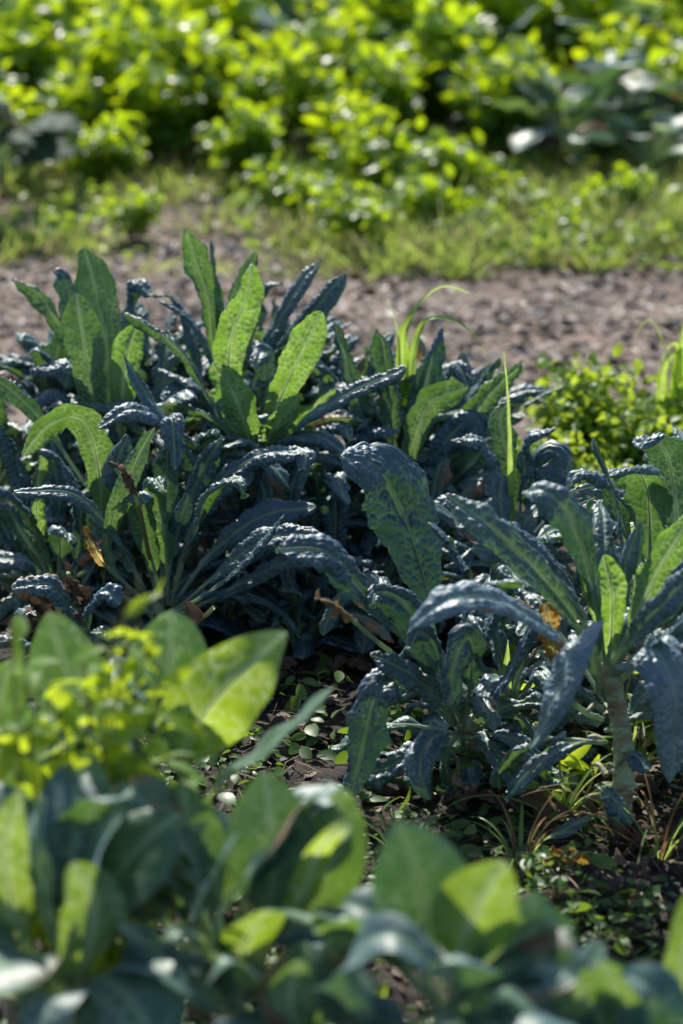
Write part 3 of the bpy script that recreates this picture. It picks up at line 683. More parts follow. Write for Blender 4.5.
Kp['back_edge'] = kale('dark kale clump next to the single upright grass blade', (515, 560), 4.45, None, [
    ([(515, 550, 0), (522, 480, 0), (528, 440, 0), (556, 428, -.02)], 38, ['u', 'u'], dict(bul=.005)),
    ([(518, 550, .0), (540, 490, 0), (552, 460, 0), (560, 490, -.03)], 50, ['u', 'c'], dict(bul=.005)),
    ([(515, 550, .0), (500, 480, 0), (480, 440, 0), (450, 440, 0)], 40, ['u', 'u'], dict(bul=.005)),
    ([(515, 550, .05), (510, 470, .05), (500, 420, .05), (510, 400, .05)], 36, ['b', 'b'], dict(young=.2, bul=.004)),
    ([(515, 550, -.03), (530, 520, -.06), (545, 505, -.08), (560, 530, -.1)], 44, ['u', 'c'], dict(bul=.004)),
    ([(510, 560, -.03), (480, 510, -.08), (450, 500, -.1), (430, 520, -.12)], 42, ['u', 'u'], dict(bul=.005)),
    ([(520, 560, .0), (545, 520, 0), (575, 500, 0), (590, 530, 0)], 38, ['u', 'u'], dict(bul=.005)),
], autos=8, akw=dict(Lr=(.16, .26)))
Kp['hidden'] = kale('kale behind the middle clump, of which mainly dark arched leaves show', (340, 560), 4.65, None, [
    ([(335, 560, 0), (310, 490, 0), (285, 440, 0), (310, 425, -.03)], 40, ['u', 'u'], dict(bul=.005)),
    ([(335, 560, 0), (350, 490, 0), (355, 440, 0), (400, 430, -.03)], 40, ['u', 'u'], dict(bul=.005)),
    ([(330, 560, -.03), (300, 510, -.05), (270, 480, -.05), (240, 500, -.08)], 42, ['u', 'u'], dict(bul=.005)),
], autos=9, akw=dict(Lr=(.18, .28)))
Kp['gap'] = kale('small kale low in the gap between centre and right plants', (560, 650), 4.0, None, [
    ([(560, 650, 0), (540, 600, 0), (520, 575, 0), (500, 590, -.03)], 40, ['u', 'u'], dict(bul=.005)),
    ([(560, 650, 0), (565, 590, 0), (550, 560, 0), (530, 570, -.03)], 40, ['u', 'u'], dict(bul=.005)),
], autos=10, akw=dict(Lr=(.16, .26)))
Kp['left_low'] = kale('low kale at the left with a crinkled tan-tipped leaf', (60, 640), 4.05, None, [
    ([(80, 660, 0), (72, 620, -.06), (50, 585, -.1), (12, 590, -.12)], 40, ['u', 'uc'], dict(bul=.005, brown=.25)),
    ([(82, 660, 0), (90, 610, -.06), (105, 592, -.1), (120, 605, -.12)], 32, ['u', 'uc'], dict(bul=.005)),
], autos=7, low_leaves=1, akw=dict(Lr=(.14, .22), el=(10, 60)))

fill = [
 ((70, 395), 5.0, 'rear kale with pale tops between the left edge and the tall veined leaves', 18, .22), ((150, 395), 5.05, 'rear kale showing against the path between the veined leaves and the tallest leaf', 20, .24),
 ((235, 390), 5.05, 'rear kale around the foot of the tallest leaf', 18, .22), ((300, 400), 5.05, 'rear kale below the two dark narrow leaves leaning right', 20, .23),
 ((370, 420), 5.0, 'rear kale just left of the arching grass blades', 18, .22), ((470, 430), 5.0, 'rear kale just left of the upright grass blade', 16, .2),
 ((320, 500), 4.65, 'dark kale behind the top of the tallest puckered leaf', 18, .32), ((400, 470), 4.75, 'kale right behind the foot of the arching grass blades', 18, .28), ((160, 460), 4.7, 'kale just left of the yellow-green upright leaves', 18, .30),
 ((-5, 490), 4.8, 'kale cropped at the left edge behind the arched bright leaf', 18, .33), ((50, 430), 4.95, 'back row kale at far left whose pale leaf tops catch the sun', 22, .28),
 ((140, 430), 4.95, 'back row kale mostly hidden by the tall veined leaves', 22, .30), ((200, 480), 4.55, 'kale squeezed between the hooked rosette and the bright upright leaves', 20, .33),
 ((300, 440), 4.95, 'back row kale showing under the two broad upright leaves', 22, .30), ((350, 440), 4.85, 'back row kale between the upright leaves and the arching grass', 20, .28),
 ((455, 460), 4.9, 'back row kale right of the arching grass blades', 22, .27), ((95, 540), 4.8, 'kale in shade between the left edge and the hooked rosette', 18, .33),
 ((250, 550), 4.55, 'shaded kale under the long leaves of the hooked rosette', 16, .33), ((430, 550), 4.5, 'shaded kale behind the tallest puckered leaf', 18, .3),
 ((505, 590), 4.3, 'shaded kale behind the arching pale leaf of the right plant', 18, .3), ((20, 580), 4.6, 'dark kale low at the left edge', 14, .28),
 ((225, 610), 4.45, 'kale in deep shade right behind the bright collard leaf', 14, .26),
 ((590, 590), 4.3, 'kale behind the right plant, seen through its leaves', 14, .27), ((700, 540), 4.2, 'kale mostly outside the right edge', 14, .3),
 ((375, 600), 4.4, 'shaded kale between the fan of stalks and centre plant', 14, .28), ((720, 690), 3.7, 'kale outside the right edge with leaves reaching in', 12, .28),
 ((510, 700), 3.9, 'dark kale in shade between the leaning one and the pale stem', 14, .26)]
for c_, Y_, lb_, n_, l_ in fill:
    kale(lb_, c_, Y_, None, [], autos=n_, low_leaves=3, akw=dict(Lr=(l_ * .7, l_ * 1.12), el=((45, 88) if Y_ > 4.78 else (20, 85)), droop=((15, 110) if Y_ > 4.78 else (50, 150)), young=(0, .35)))

# ------------------------------------------------------------------ collards in front
def collard(label, crown_px, Y, heroes, autos=4, name='collard_plant', group='collard plants in front', akw=None):
    Y = Y * (.96 if Y > 2.9 else .93)
    crown = P(*crown_px, Y); base = np.array([crown[0], Y, gz(crown[0], Y)])
    if crown[2] < .06: crown[2] = .06
    t = thing(name, base, label, 'collard', group)
    plant_stem(t, base, crown, .015, .012)
    for h in heroes:
        pts = [P(a, b, Y + d) for a, b, d in h[0]]
        kw = dict(young=.2, res=.0045, s0=.28, shape='collard', bul=.0012, cell=.022, net=.0, curl=.35, fold=.25, ruffle=.006, rlen=.08, edge=.015, rib=.0045, veinstep=.036)
        kw.update(h[3] if len(h) > 3 else {})
        leaf(t, pts, h[1] * mpp(Y + h[0][len(h[0]) // 2][2]) * 1.05, M_collard, M_crib, hints=h[2], **kw)
    ak = dict(mat=M_collard, ribm=M_crib, shape='collard', bul=.0012, net=.0, az=(-20, 200), cell=.022, curl=.4, fold=.2, ruffle=.006, rlen=.08, edge=.015, veinstep=.036,
                Lr=(.18, .28), Wr=(.10, .14), s0=.35, el=(50, 88), droop=(20, 80), young=(0, .45), res=.0055); ak.update(akw or {})
    auto_leaves(t, crown, autos, **ak)
    if autos > 2:
        ak.update(az=(190, 350), Lr=(.16, .24), el=(15, 55), droop=(50, 110), young=(0, .3)); auto_leaves(t, crown, 4, **ak)
    return t
collard('collard with one large glowing yellow-green leaf slanting right', (195, 810), 3.0, [
    ([(192, 805, .03), (176, 740, .03), (170, 680, .04), (172, 610, .05)], 100, ['b', 'b'], dict(young=.15)),
    ([(188, 800, 0), (180, 765, -.03), (215, 700, -.05), (287, 633, -.05)], 92, ['bl', 'b', 'br'], dict(young=.8, s0=.18)),
    ([(205, 800, 0), (222, 780, -.02), (275, 740, -.05), (335, 686, -.06)], 44, ['ul', 'ul', 'u'], dict(young=.5, s0=.12, fold=.1)),
    ([(175, 810, 0), (120, 750, .05), (75, 690, .05), (48, 612, .06)], 88, ['b', 'b'], dict(young=.2, s0=.35)),
    ([(190, 815, -.02), (150, 770, -.04), (110, 740, -.04), (70, 760, -.04)], 70, ['u', 'u'], {}),
], autos=2, akw=dict(az=(100,200)))
collard('collard near the bottom left corner with one half-lit leaf', (70, 985), 2.6, [
    ([(68, 985, 0), (48, 910, 0), (34, 850, 0), (40, 795, .02)], 56, ['r', 'br'], dict(young=.1)),
    ([(78, 990, -.02), (92, 940, -.05), (92, 900, -.05), (72, 862, -.05)], 76, ['bl', 'b'], dict(young=.55, s0=.12)),
    ([(72, 985, .05), (80, 880, .08), (95, 810, .06), (130, 795, .0)], 66, ['b', 'ub', 'u'], dict(young=.1)),
    ([(60, 990, 0), (20, 930, 0), (5, 850, 0), (22, 790, 0)], 50, ['b', 'b'], dict(young=.6)),
    ([(60, 995, 0), (20, 980, -.05), (-20, 960, -.08), (-60, 1000, -.1)], 70, ['u', 'u'], {}),
    ([(75, 1000, 0), (60, 1000, -.1), (50, 1000, -.15), (30, 1050, -.2)], 80, ['u', 'u'], dict(young=.0)),
], autos=7)
collard('collard with upright ribbed leaves in a row, bottom centre left', (225, 970), 2.72, [
    ([(200, 965, .05), (150, 900, .05), (128, 850, .05), (128, 785, .05)], 74, ['c', 'c'], dict(young=.0)),
    ([(215, 965, .02), (190, 900, .02), (186, 850, .02), (184, 782, .03)], 84, ['b', 'b'], dict(young=.2)),
    ([(240, 965, .0), (268, 900, .0), (272, 840, .0), (264, 772, .02)], 100, ['b', 'b'], dict(young=.15)),
    ([(245, 965, .03), (300, 910, .04), (330, 860, .04), (342, 788, .05)], 76, ['b', 'b'], dict(young=.3)),
    ([(222, 970, -.05), (190, 930, -.08), (215, 870, -.1), (240, 830, -.1)], 26, ['l', 'lu'], dict(young=.0, s0=.2)),
    ([(232, 970, -.05), (215, 930, -.1), (245, 880, -.12), (262, 850, -.12)], 22, ['l', 'lu'], dict(young=.0, s0=.2)),
    ([(225, 1010, -.02), (185, 985, -.1), (150, 945, -.15), (118, 925, -.17)], 44, ['u', 'uc'], dict(young=.0)),
    ([(240, 990, -.03), (245, 945, -.1), (275, 912, -.13), (325, 925, -.16)], 62, ['b', 'ub', 'u'], dict(young=.6, s0=.2)),
    ([(230, 990, -.05), (215, 960, -.12), (190, 930, -.15), (165, 940, -.18)], 46, ['u', 'u'], dict(young=.4)),
    ([(240, 1000, -.05), (260, 990, -.15), (230, 960, -.2), (205, 985, -.22)], 50, ['u', 'u'], dict(young=.3)),
    ([(245, 985, -.02), (300, 960, -.05), (350, 965, -.08), (385, 990, -.1)], 50, ['u', 'u'], dict(young=.5)),
    ([(250, 975, -.02), (300, 900, -.05), (320, 850, -.06), (352, 825, -.07)], 34, ['b', 'ub'], dict(young=.9)),
], autos=8)
collard('collard bottom centre with a pale frosted upright leaf and a bright one', (440, 1010), 2.5, [
    ([(430, 1000, .05), (425, 930, .04), (420, 880, .03), (398, 822, .02)], 108, ['c', 'c'], dict(young=.05)),
    ([(450, 1005, 0), (462, 950, -.02), (482, 900, -.03), (505, 862, -.03)], 92, ['b', 'b'], dict(young=.6)),
    ([(430, 1030, 0), (350, 1010, -.08), (350, 960, -.1), (395, 935, -.12), (450, 980, -.15)], 66, ['u', 'u', 'uc'], dict(young=.0, s0=.15)),
    ([(455, 1015, .0), (500, 980, .0), (530, 940, .0), (535, 890, .0)], 66, ['c', 'c'], dict(young=.0)),
    ([(455, 1020, -.02), (480, 985, -.1), (470, 960, -.14), (430, 965, -.16)], 44, ['u', 'u'], dict(young=.0)),
    ([(450, 1030, -.02), (480, 1010, -.1), (500, 990, -.14), (540, 1020, -.16)], 54, ['u', 'u'], dict(young=.5)),
    ([(440, 1010, .0), (400, 960, .0), (350, 930, .0), (320, 950, .0)], 60, ['u', 'u'], dict(young=.7)),
    ([(440, 1010, .02), (500, 960, .04), (545, 930, .04), (575, 950, .04)], 60, ['b', 'b'], dict(young=.2)),
], autos=7, akw=dict(Lr=(.13, .18), el=(30, 70)))
collard('low collard in the bottom right corner', (640, 1080), 2.45, [
    ([(630, 1080, 0), (600, 1020, 0), (570, 990, 0), (540, 985, 0)], 70, ['u', 'b'], dict(young=.4)),
    ([(640, 1080, 0), (650, 1020, -.02), (650, 990, -.02), (620, 975, -.02)], 76, ['c', 'u'], dict(young=.0)),
    ([(650, 1080, 0), (680, 1030, 0), (700, 1000, 0), (720, 1000, 0)], 70, ['u', 'u'], dict(young=.1)),
    ([(650, 1080, .05), (680, 980, .05), (690, 930, .05), (695, 885, .05)], 44, ['b', 'b'], dict(young=.5)),
    ([(630, 1080, -.05), (590, 1050, -.1), (540, 1020, -.12), (500, 1040, -.14)], 70, ['u', 'u'], dict(young=.0)),
], autos=6, akw=dict(Lr=(.13, .18), el=(30, 70)))
collard('low collard cropped by the bottom edge, left of the pale upright leaf', (320, 1100), 2.5, [
    ([(320, 1100, 0), (300, 1040, 0), (290, 1000, 0), (300, 960, 0)], 60, ['b', 'b'], dict(young=.3)),
    ([(325, 1100, 0), (360, 1050, -.03), (380, 1020, -.05), (350, 1000, -.06)], 66, ['u', 'uc'], dict(young=.0)),
    ([(315, 1100, 0), (270, 1050, -.03), (235, 1030, -.05), (200, 1050, -.06)], 66, ['u', 'u'], dict(young=.0))], autos=5, akw=dict(Lr=(.14, .2)))
collard('low collard cropped by the bottom edge, between centre and right corner', (560, 1090), 2.5, [
    ([(560, 1090, 0), (545, 1020, 0), (548, 970, 0), (570, 930, 0)], 72, ['c', 'c'], dict(young=.0)),
    ([(565, 1090, 0), (600, 1040, -.03), (620, 1000, -.05), (600, 960, -.06)], 66, ['b', 'b'], dict(young=.35)),
    ([(555, 1090, 0), (510, 1050, -.03), (480, 1030, -.05), (450, 1050, -.06)], 66, ['u', 'u'], dict(young=.0))], autos=5, akw=dict(Lr=(.14, .2)))
collard('collard behind the sprigs at the left edge, its leaves mostly hidden', (10, 850), 2.95, [
    ([(10, 850, 0), (0, 780, 0), (-5, 720, 0), (10, 660, 0)], 80, ['b', 'b'], dict(young=.3)),
    ([(15, 850, 0), (40, 790, 0), (50, 740, 0), (60, 700, 0)], 66, ['b', 'b'], dict(young=.3)),
    ([(20, 850, 0), (80, 820, -.02), (120, 800, -.05), (170, 810, -.08)], 66, ['u', 'u'], dict(young=.3)),
], autos=7)

# ------------------------------------------------------------------ weeds
def sprig(parent_label, base_px, tips, Y, llen=(.028, .05), n=14, group='yellow-green weeds among the collards', name='weed_plant'):
    b = P(*base_px, Y); b[2] = gz(b[0], Y)
    t = thing(name, b, parent_label, 'weed', group)
    pos, T, N, L_ = [], [], [], []
    for tx, ty, d in tips:
        tp = P(tx, ty, Y + d); mid = (b + tp) / 2 + np.array([random.uniform(-.03, .03), 0, .02])
        S, L = catmull([b, mid, tp], 20)
        V, F = tube_mesh(S, np.linspace(.0032, .0012, 20), 6)
        mesh_obj('stem', V, F, M_wstem, t)
        for i in range(n):
            q = .35 + .65 * (i + random.random()) / n; p = S[min(19, int(q * 19))]
            a = random.uniform(0, 6.28); e = random.uniform(-.2, .9)
            d_ = np.array([math.cos(a) * math.cos(e), math.sin(a) * math.cos(e), math.sin(e)])
            pos.append(p + d_ * .008); T.append(d_); N.append(np.array([0, 0, .8]) + rng.normal(0, .75, 3)); L_.append(random.uniform(*llen) * (1.15 - .3 * q))
    L_ = np.array(L_)
    V, F, k = scatter(np.array(pos), np.array(T), np.array(N), L_, L_ * rng.uniform(.3, .42, len(L_)), 7, .3, .5)
    o = mesh_obj('foliage', V, F, M_weed, t, attrs={'vein': np.zeros(len(V)), 'rim': np.zeros(len(V))})
    o.color = (random.uniform(.7, 1), 0, random.random(), 1)
    return t
sprig('tall yellow-green weed with its tip above the dark collard leaf', (115, 900), [(128, 590, 0), (100, 640, .03), (60, 690, .02), (160, 660, -.02), (115, 620, .02), (85, 660, 0)], 2.62, n=24, llen=(.04, .075))
sprig('thin upright weed, tallest of the sprigs at the left', (150, 980), [(138, 575, 0), (122, 610, .01)], 2.66, n=26, llen=(.02, .045))
sprig('leafy yellow weed beside the left edge, below the tan-tipped kale', (40, 900), [(10, 620, 0), (35, 690, .03), (-5, 700, 0), (60, 740, -.03), (25, 650, 0)], 2.6, n=18, llen=(.045, .07))
sprig('bushy weed spreading between the left collards', (90, 960), [(90, 700, 0), (140, 730, 0), (40, 760, .02), (120, 760, -.03), (100, 720, 0), (60, 780, 0)], 2.58, n=20, llen=(.04, .07))
sprig('short weed in front of the glowing collard leaf', (170, 960), [(150, 745, 0), (185, 760, .02), (110, 770, .0)], 2.62)
sprig('spindly weed stem standing between the bottom collards', (330, 1060), [(330, 900, .0), (370, 890, 0), (300, 960, 0)], 2.5, llen=(.03, .045), n=9)
for (x, y, Y, h, lb) in [(512, 745, 4.0, 120, 'green weed shoot between the centre and right kale stems'),
                         (640, 800, 3.75, 130, 'slim weed behind the pale stem of the right kale'),
                         (575, 830, 3.6, 90, 'small weed at the foot of the right kale'),
                         (345, 760, 4.2, 60, 'seedling in the dark soil gap left of the centre kale')]:
    sprig(lb, (x, y), [(x - 8, y - h, 0), (x + 16, y - h * .75, 0), (x - 25, y - h * .6, -.03)], Y, llen=(.03, .055), n=7, group='weeds under the kale')

def blades(label, base, specs, Y, name='grass_tuft', group='tall grass blades in the bed'):
    b = P(*base, Y); b[2] = gz(b[0], Y) if b[2] < .3 else b[2]
    t = thing(name, np.array([b[0], Y, gz(b[0], Y)]), label, 'grass', group)
    for pts, w, h, yg in specs:
        q = [np.array([P(pts[0][0], 560, Y)[0], Y, 0.0])] + [P(a, c, Y + d) for a, c, d in pts]
        o = leaf(t, q, w * 1.7 * mpp(Y), M_grassl, M_wstem, hints=h, shape='blade', s0=.02, fold=.5, curl=0, bul=0, ruffle=.001, rib=.0, ribobj=False,
                 young=yg, name='blade', res=.004, edge=0, veinstep=.5)
    return t
M_herb = leaf_mat('herb_leaf', (.06, .13, .03), (.09, .16, .04), (.24, .44, .04), (.3, .4, .1), k=.38, bump=.1, bscale=60, rough=.45, spec=.4, young_tr=(.5, .62, .04), uvn=False)
M_grassl = leaf_mat('long_grass', (.10, .20, .05), (.13, .24, .08), (.35, .55, .05), (.3, .42, .15), k=.4, bump=.05, rough=.35)
blades('two arching grass blades above the back kale against the path', (405, 500), [
    ([(402, 370, 0), (410, 320, 0), (440, 288, 0), (476, 295, -.01)], 15, ['c', 'c', 'cu', 'ub'], .6),
    ([(405, 420, 0), (420, 330, 0), (450, 320, 0), (480, 342, 0), (488, 375, 0)], 9, ['c', 'cu', 'u'], .2),
    ([(410, 440, 0), (415, 375, 0), (425, 358, 0), (440, 378, 0)], 8, ['c', 'u'], .6),
    ([(395, 430, .02), (382, 370, .02), (366, 350, .02), (350, 362, 0)], 5, ['u', 'u'], .1), ([(400, 430, 0), (399, 350, 0), (394, 316, 0), (388, 300, 0)], 5, ['c', 'cu'], .5)], 4.8)
blades('single straight grass blade standing in the dark kale clump', (509, 560), [
    ([(511, 540, 0), (510, 450, 0), (508, 400, 0), (504, 352, 0)], 6, ['c', 'b'], .7)], 4.4)
blades('grass blades glowing at the foot of the centre kale', (500, 700), [
    ([(505, 740, 0), (506, 690, 0), (508, 640, 0)], 12, ['b', 'b'], .8),
    ([(515, 790, 0), (500, 800, -.05), (478, 835, -.08)], 9, ['u', 'u'], .7)], 3.9)
def arch_blades(label, x, y, Y, n, L, group='grass tufts at the foot of the kale'):
    b = P(x, y, Y); b = np.array([b[0], Y, gz(b[0], Y)])
    t = thing('grass_tuft', b, label, 'grass', group)
    r = np.random.default_rng(int(x + y))
    for i in range(n):
        a = r.uniform(0, 6.28); e0 = r.uniform(.6, 1.4); out = np.array([math.cos(a), math.sin(a), 0]); p = b + out * .01; pts = [p]
        l = L * r.uniform(.6, 1.1)
        for k in range(5):
            e = e0 - 1.6 * ((k + .5) / 5) ** 1.5; p = p + (out * math.cos(e) + np.array([0, 0, math.sin(e)])) * l / 5; pts.append(p)
        leaf(t, pts, r.uniform(.004, .009), M_grassl, M_wstem, N0=-out + np.array([0, 0, .4]), shape='blade', s0=.02, fold=.5, curl=0, bul=0, ruffle=0,
             ribobj=False, young=r.uniform(0, .6), brown=r.choice([0, 0, .5]), name='blade', res=.006, edge=0, veinstep=.5)
    return t
arch_blades('grass tuft sprawling right of the pale kale stem base', 660, 850, 3.45, 18, .26)
arch_blades('small grass tuft in front of the centre kale base', 520, 860, 3.4, 16, .18)
arch_blades('thin grass tuft behind the right kale stem', 630, 790, 3.75, 16, .28)
arch_blades('grass tuft low between the soil gap and the centre kale', 400, 860, 3.4, 14, .14)
arch_blades('yellowing grass tuft left of the pale kale stem', 560, 830, 3.55, 16, .2)

# ------------------------------------------------------------------ ground cover, litter, clods
def in_view(n, py0, py1, px0=-60, px1=743):
    py = rng.uniform(py0, py1, n); px = rng.uniform(px0, px1, n)
    ang = PITCH + np.arctan((py - CY) / FPX); Y = CAM_H / np.tan(ang)
    X = (px - CX) / FPX * (Y / _cp) * 1.03
    return X, Y
def gzv(x, y): return soil_h(x, y) * np.clip(1 - (y - 5.2) / .5, 0, 1)
X = rng.uniform(-1.1, 1.1, 30000); Y = rng.uniform(2.7, 4.6, 30000)
dens = noise2(X + 50, Y, 31, 5) * .6 + noise2(X + 50, Y, 32, 14) * .5 + .35 - np.exp(-((X - .0) / .16) ** 2 - ((Y - 3.95) / .28) ** 2) * 1.4 - .35 * (Y > 4.0)
kp = dens > rng.uniform(0, 1, len(X)) * .7; X, Y = X[kp], Y[kp]; n = len(X)
pos = np.stack([X, Y, gzv(X, Y) + rng.uniform(.004, .035, n)], 1)
L_ = rng.uniform(.008, .022, n)
V, F, k = scatter(pos, rand_dirs(n, -.2, .5), rand_dirs(n, .35, 1), L_, L_ * rng.uniform(.4, .65, n), 4, .2, .3)
o = mesh_obj('ground_cover', V, F, M_cover, attrs={'vein': np.zeros(len(V)), 'rim': np.zeros(len(V))}); o.color = (.25, 0, .3, 1)
tag(o, 'low creeping chickweed covering the soil between the plants', 'ground cover', kind='stuff')
X = rng.uniform(-1.1, 1.1, 1700); Y = rng.uniform(2.8, 4.2, 1700); n = len(X)
kp = noise2(X + 9, Y, 35, 4) > -.1; X, Y = X[kp], Y[kp]; n = len(X)
pos = np.stack([X, Y, gzv(X, Y) + rng.uniform(.01, .05, n)], 1); L_ = rng.uniform(.02, .045, n)
V, F, k = scatter(pos, rand_dirs(n, 0, .6), rand_dirs(n, .35, 1), L_, L_ * rng.uniform(.45, .65, n), 6, .2, .35)
o = mesh_obj('broad_ground_cover', V, F, M_cover, attrs={'vein': np.zeros(len(V)), 'rim': np.zeros(len(V))}); o.color = (.4, 0, .6, 1)
tag(o, 'broader weed seedlings scattered over the shaded soil', 'ground cover', kind='stuff')
# straw and leaf crumbs
X = rng.uniform(-1.2, 1.2, 9000); Y = rng.uniform(2.6, 5.0, 9000); n = len(X)
pos = np.stack([X, Y, gzv(X, Y) + rng.uniform(.001, .014, n)], 1)
thin = rng.uniform(0, 1, n) < .5
L_ = np.where(thin, rng.uniform(.02, .09, n), rng.uniform(.006, .03, n)); W_ = np.where(thin, rng.uniform(.001, .0025, n), L_ * .6)
V, F, k = scatter(pos, rand_dirs(n, -.15, .25), rand_dirs(n, .4, 1), L_, W_, 4, .2, .1)
o = mesh_obj('plant_litter', V, F, M_litter, attrs={'tone': np.repeat(rng.beta(1.6, 2.4, n), k)})
tag(o, 'straw, crumbs and shredded dead leaves on the soil', 'litter', kind='stuff')
# clods
VV, FF, off = [], [], 0
for i in range(900):
    x, y = rng.uniform(-1, 1), rng.uniform(2.8, 4.8); r = rng.uniform(.004, .016) if i > 60 else rng.uniform(.015, .03)
    v, f = blob(np.array([x, y, gz(x, y) + r * .3]), r, i, 6, 8); VV.append(v); FF.append(f + off); off += len(v)
o = mesh_obj('soil_crumbs', np.vstack(VV), np.vstack(FF), M_clod, smooth=False); tag(o, 'loose dark soil crumbs and clods', 'soil', kind='stuff')

# dead leaves lying about: individuals
protos = []
for i in range(5):
    t = thing('dry_leaf', (0, 0, 0), 'dry', 'dead leaf', 'dead leaves lying under the plants')
    L0 = random.uniform(.09, .15)
    pts = [np.array([0, 0, 0]), np.array([L0 * .35, .01, .018]), np.array([L0 * .7, -.01, .02]), np.array([L0, .01, .004])]
    leaf(t, pts, random.uniform(.05, .08), M_dry, M_rib, N0=np.array([0, 0, 1.]), shape='collard', fold=.6, curl=2.2, bul=.004, cell=.03, ruffle=.032, rlen=.03, s0=.1, holes=.3,
         young=[0, 0, 0, 0, .9][i], brown=[1, 1, 1, 1, 0][i], name='blade', edge=.3, res=.0025)
    protos.append(t)
dead = [(236, 606, 3.98, 1.5, 0), (240, 690, 3.9, 1.4, 1), (92, 572, 3.98, 1.6, 2), (72, 585, 3.98, 1.4, 3), (345, 745, 3.85, 1, 0), (320, 760, 3.8, 1, 1), (255, 705, 4.0, 1.2, 2),
        (520, 790, 3.6, 1.3, 3), (545, 800, 3.6, 1.2, 1), (590, 800, 3.5, 1.2, 0), (625, 870, 3.35, 1.0, 4), (650, 840, 3.45, 1.4, 2), (670, 800, 3.6, 1.5, 1), (575, 790, 3.7, 1, 3),
        (500, 920, 3.15, .7, 2), (575, 905, 3.2, .6, 3), (490, 770, 3.75, 1.1, 2), (640, 910, 3.2, .8, 2), (300, 690, 4.2, 1.2, 3), (410, 640, 4.2, 1.3, 1), (20, 655, 4.0, 1.4, 2),
        (663, 870, 3.35, .9, 0), (560, 760, 3.9, 1.2, 0), (455, 840, 3.45, .7, 3)]
dl = ['large crumpled tan leaf beneath the hooked left kale', 'rust-brown crumpled leaf between bright collard leaf and kale', 'brown dried leaf hanging low in the far left kale', 'folded brown leaf beside the tan-tipped kale leaf',
      'dry leaf in the middle of the dark soil gap', 'pale rolled leaf at the near side of the dark soil gap', 'shaded brown leaf right of the bright collard leaf', 'brown leaf pile piece left of the pale stem',
      'curled brown leaf beneath the two small blue leaves', 'dry leaf touching the foot of the pale kale stem', 'orange-yellow dying leaf right of the pale stem foot', 'big brown leaf sprawled by the sprawling grass tuft',
      'brown leaf against the right edge of the bed', 'dry leaf behind the yellowing grass tuft', 'small dark leaf nearest the bottom centre collard', 'knobbly brown leaf on the chickweed', 'brown leaf at the centre kale root',
      'small brown leaf near the bottom right collard', 'dark dry leaf under the fan of stalks', 'brown leaf in shade behind the centre kale', 'brown leaf low at the left picture edge',
      'crinkled leaf right of the orange-yellow one', 'dry leaf in the gap behind the right kale', 'tiny dry leaf in front of the centre kale']
for i, (x, y, Yd, s_, k) in enumerate(dead):
    p = P(x, y, Yd); zz = gz(p[0], p[1]) + .012
    lying = i not in (0, 2, 3)
    r = protos[k] if k in (4,) and i == 10 else None
    loc = (p[0] - .04, p[1], zz if lying else p[2])
    d = dup(protos[k], loc, random.uniform(0, 6.28), s_ * .8, dl[i]); d.scale = (s_ * .8, s_ * random.uniform(.5, .8), s_ * random.uniform(.6, 1.0))
    if not lying: d.rotation_euler = (random.uniform(-.8, .8), 1.2, random.uniform(0, 6))
for t in protos:
    for ch in list(t.children):
        for g_ in list(ch.children): bpy.data.objects.remove(g_)
        bpy.data.objects.remove(ch)
    bpy.data.objects.remove(t)

# ------------------------------------------------------------------ behind the bed
def bush(seed, h, rad, nl, llen, mat=M_bush, young=.5, name='leafy_bush', label='', group='', ratio=(.55, .8), stems=9, lying=.5):
    r = np.random.default_rng(seed)
    t = thing(name, (0, 0, 0), label, 'plant', group)
    VV, FF, off = [], [], 0; tips = []
    for i in range(stems):
        a = r.uniform(0, 6.28); R_ = rad * r.uniform(.2, .85); tp = np.array([math.cos(a) * R_, math.sin(a) * R_, h * r.uniform(.55, 1.0)])
        S, L = catmull([np.zeros(3), np.array([tp[0] * .35, tp[1] * .35, tp[2] * .55]), tp], 10); tips.append(S)
        V, F = tube_mesh(S, np.linspace(.006, .002, 10), 5, cap=False); VV.append(V); FF.append(F + off); off += len(V)
    mesh_obj('stems', np.vstack(VV), np.vstack(FF), M_wstem, t)
    si = r.integers(0, stems, nl); k = (10 * r.uniform(.25, 1, nl) ** .8).astype(int).clip(0, 9)
    base = np.array([tips[a][b] for a, b in zip(si, k)])
    D = rand_dirs(nl, -.3, .8); pos = base + D * r.uniform(.01, rad * .38, nl)[:, None]; pos[:, 2] = np.maximum(pos[:, 2], .02)
    L_ = r.uniform(*llen, nl)
    V, F, kk = scatter(pos, D + r.normal(0, .5, (nl, 3)), np.array([0, 0, 1.]) + r.normal(0, lying, (nl, 3)), L_, L_ * r.uniform(*ratio, nl), 5, .2, .3)
    o = mesh_obj('foliage', V, F, mat, t, attrs={'vein': np.zeros(len(V)), 'rim': np.zeros(len(V))}); o.color = (young, 0, r.uniform(), 1)
    return t
def remove_tree(t):
    for ch in list(t.children):
        for g_ in list(ch.children): bpy.data.objects.remove(g_)
        bpy.data.objects.remove(ch)
    bpy.data.objects.remove(t)
bp = [bush(50 + i, .62, .37, 950, (.045, .11), young=[.25, .5, .75, .4][i], label='b', group='leafy bushes along the top') for i in range(4)]
rows = [(9.6, 0), (10.05, .2), (10.55, 0), (11.2, .2), (12.0, 0)]
ORD = ['first', 'second', 'third', 'fourth', 'fifth', 'sixth', 'seventh', 'eighth', 'ninth', 'tenth', 'eleventh', 'twelfth', 'thirteenth']
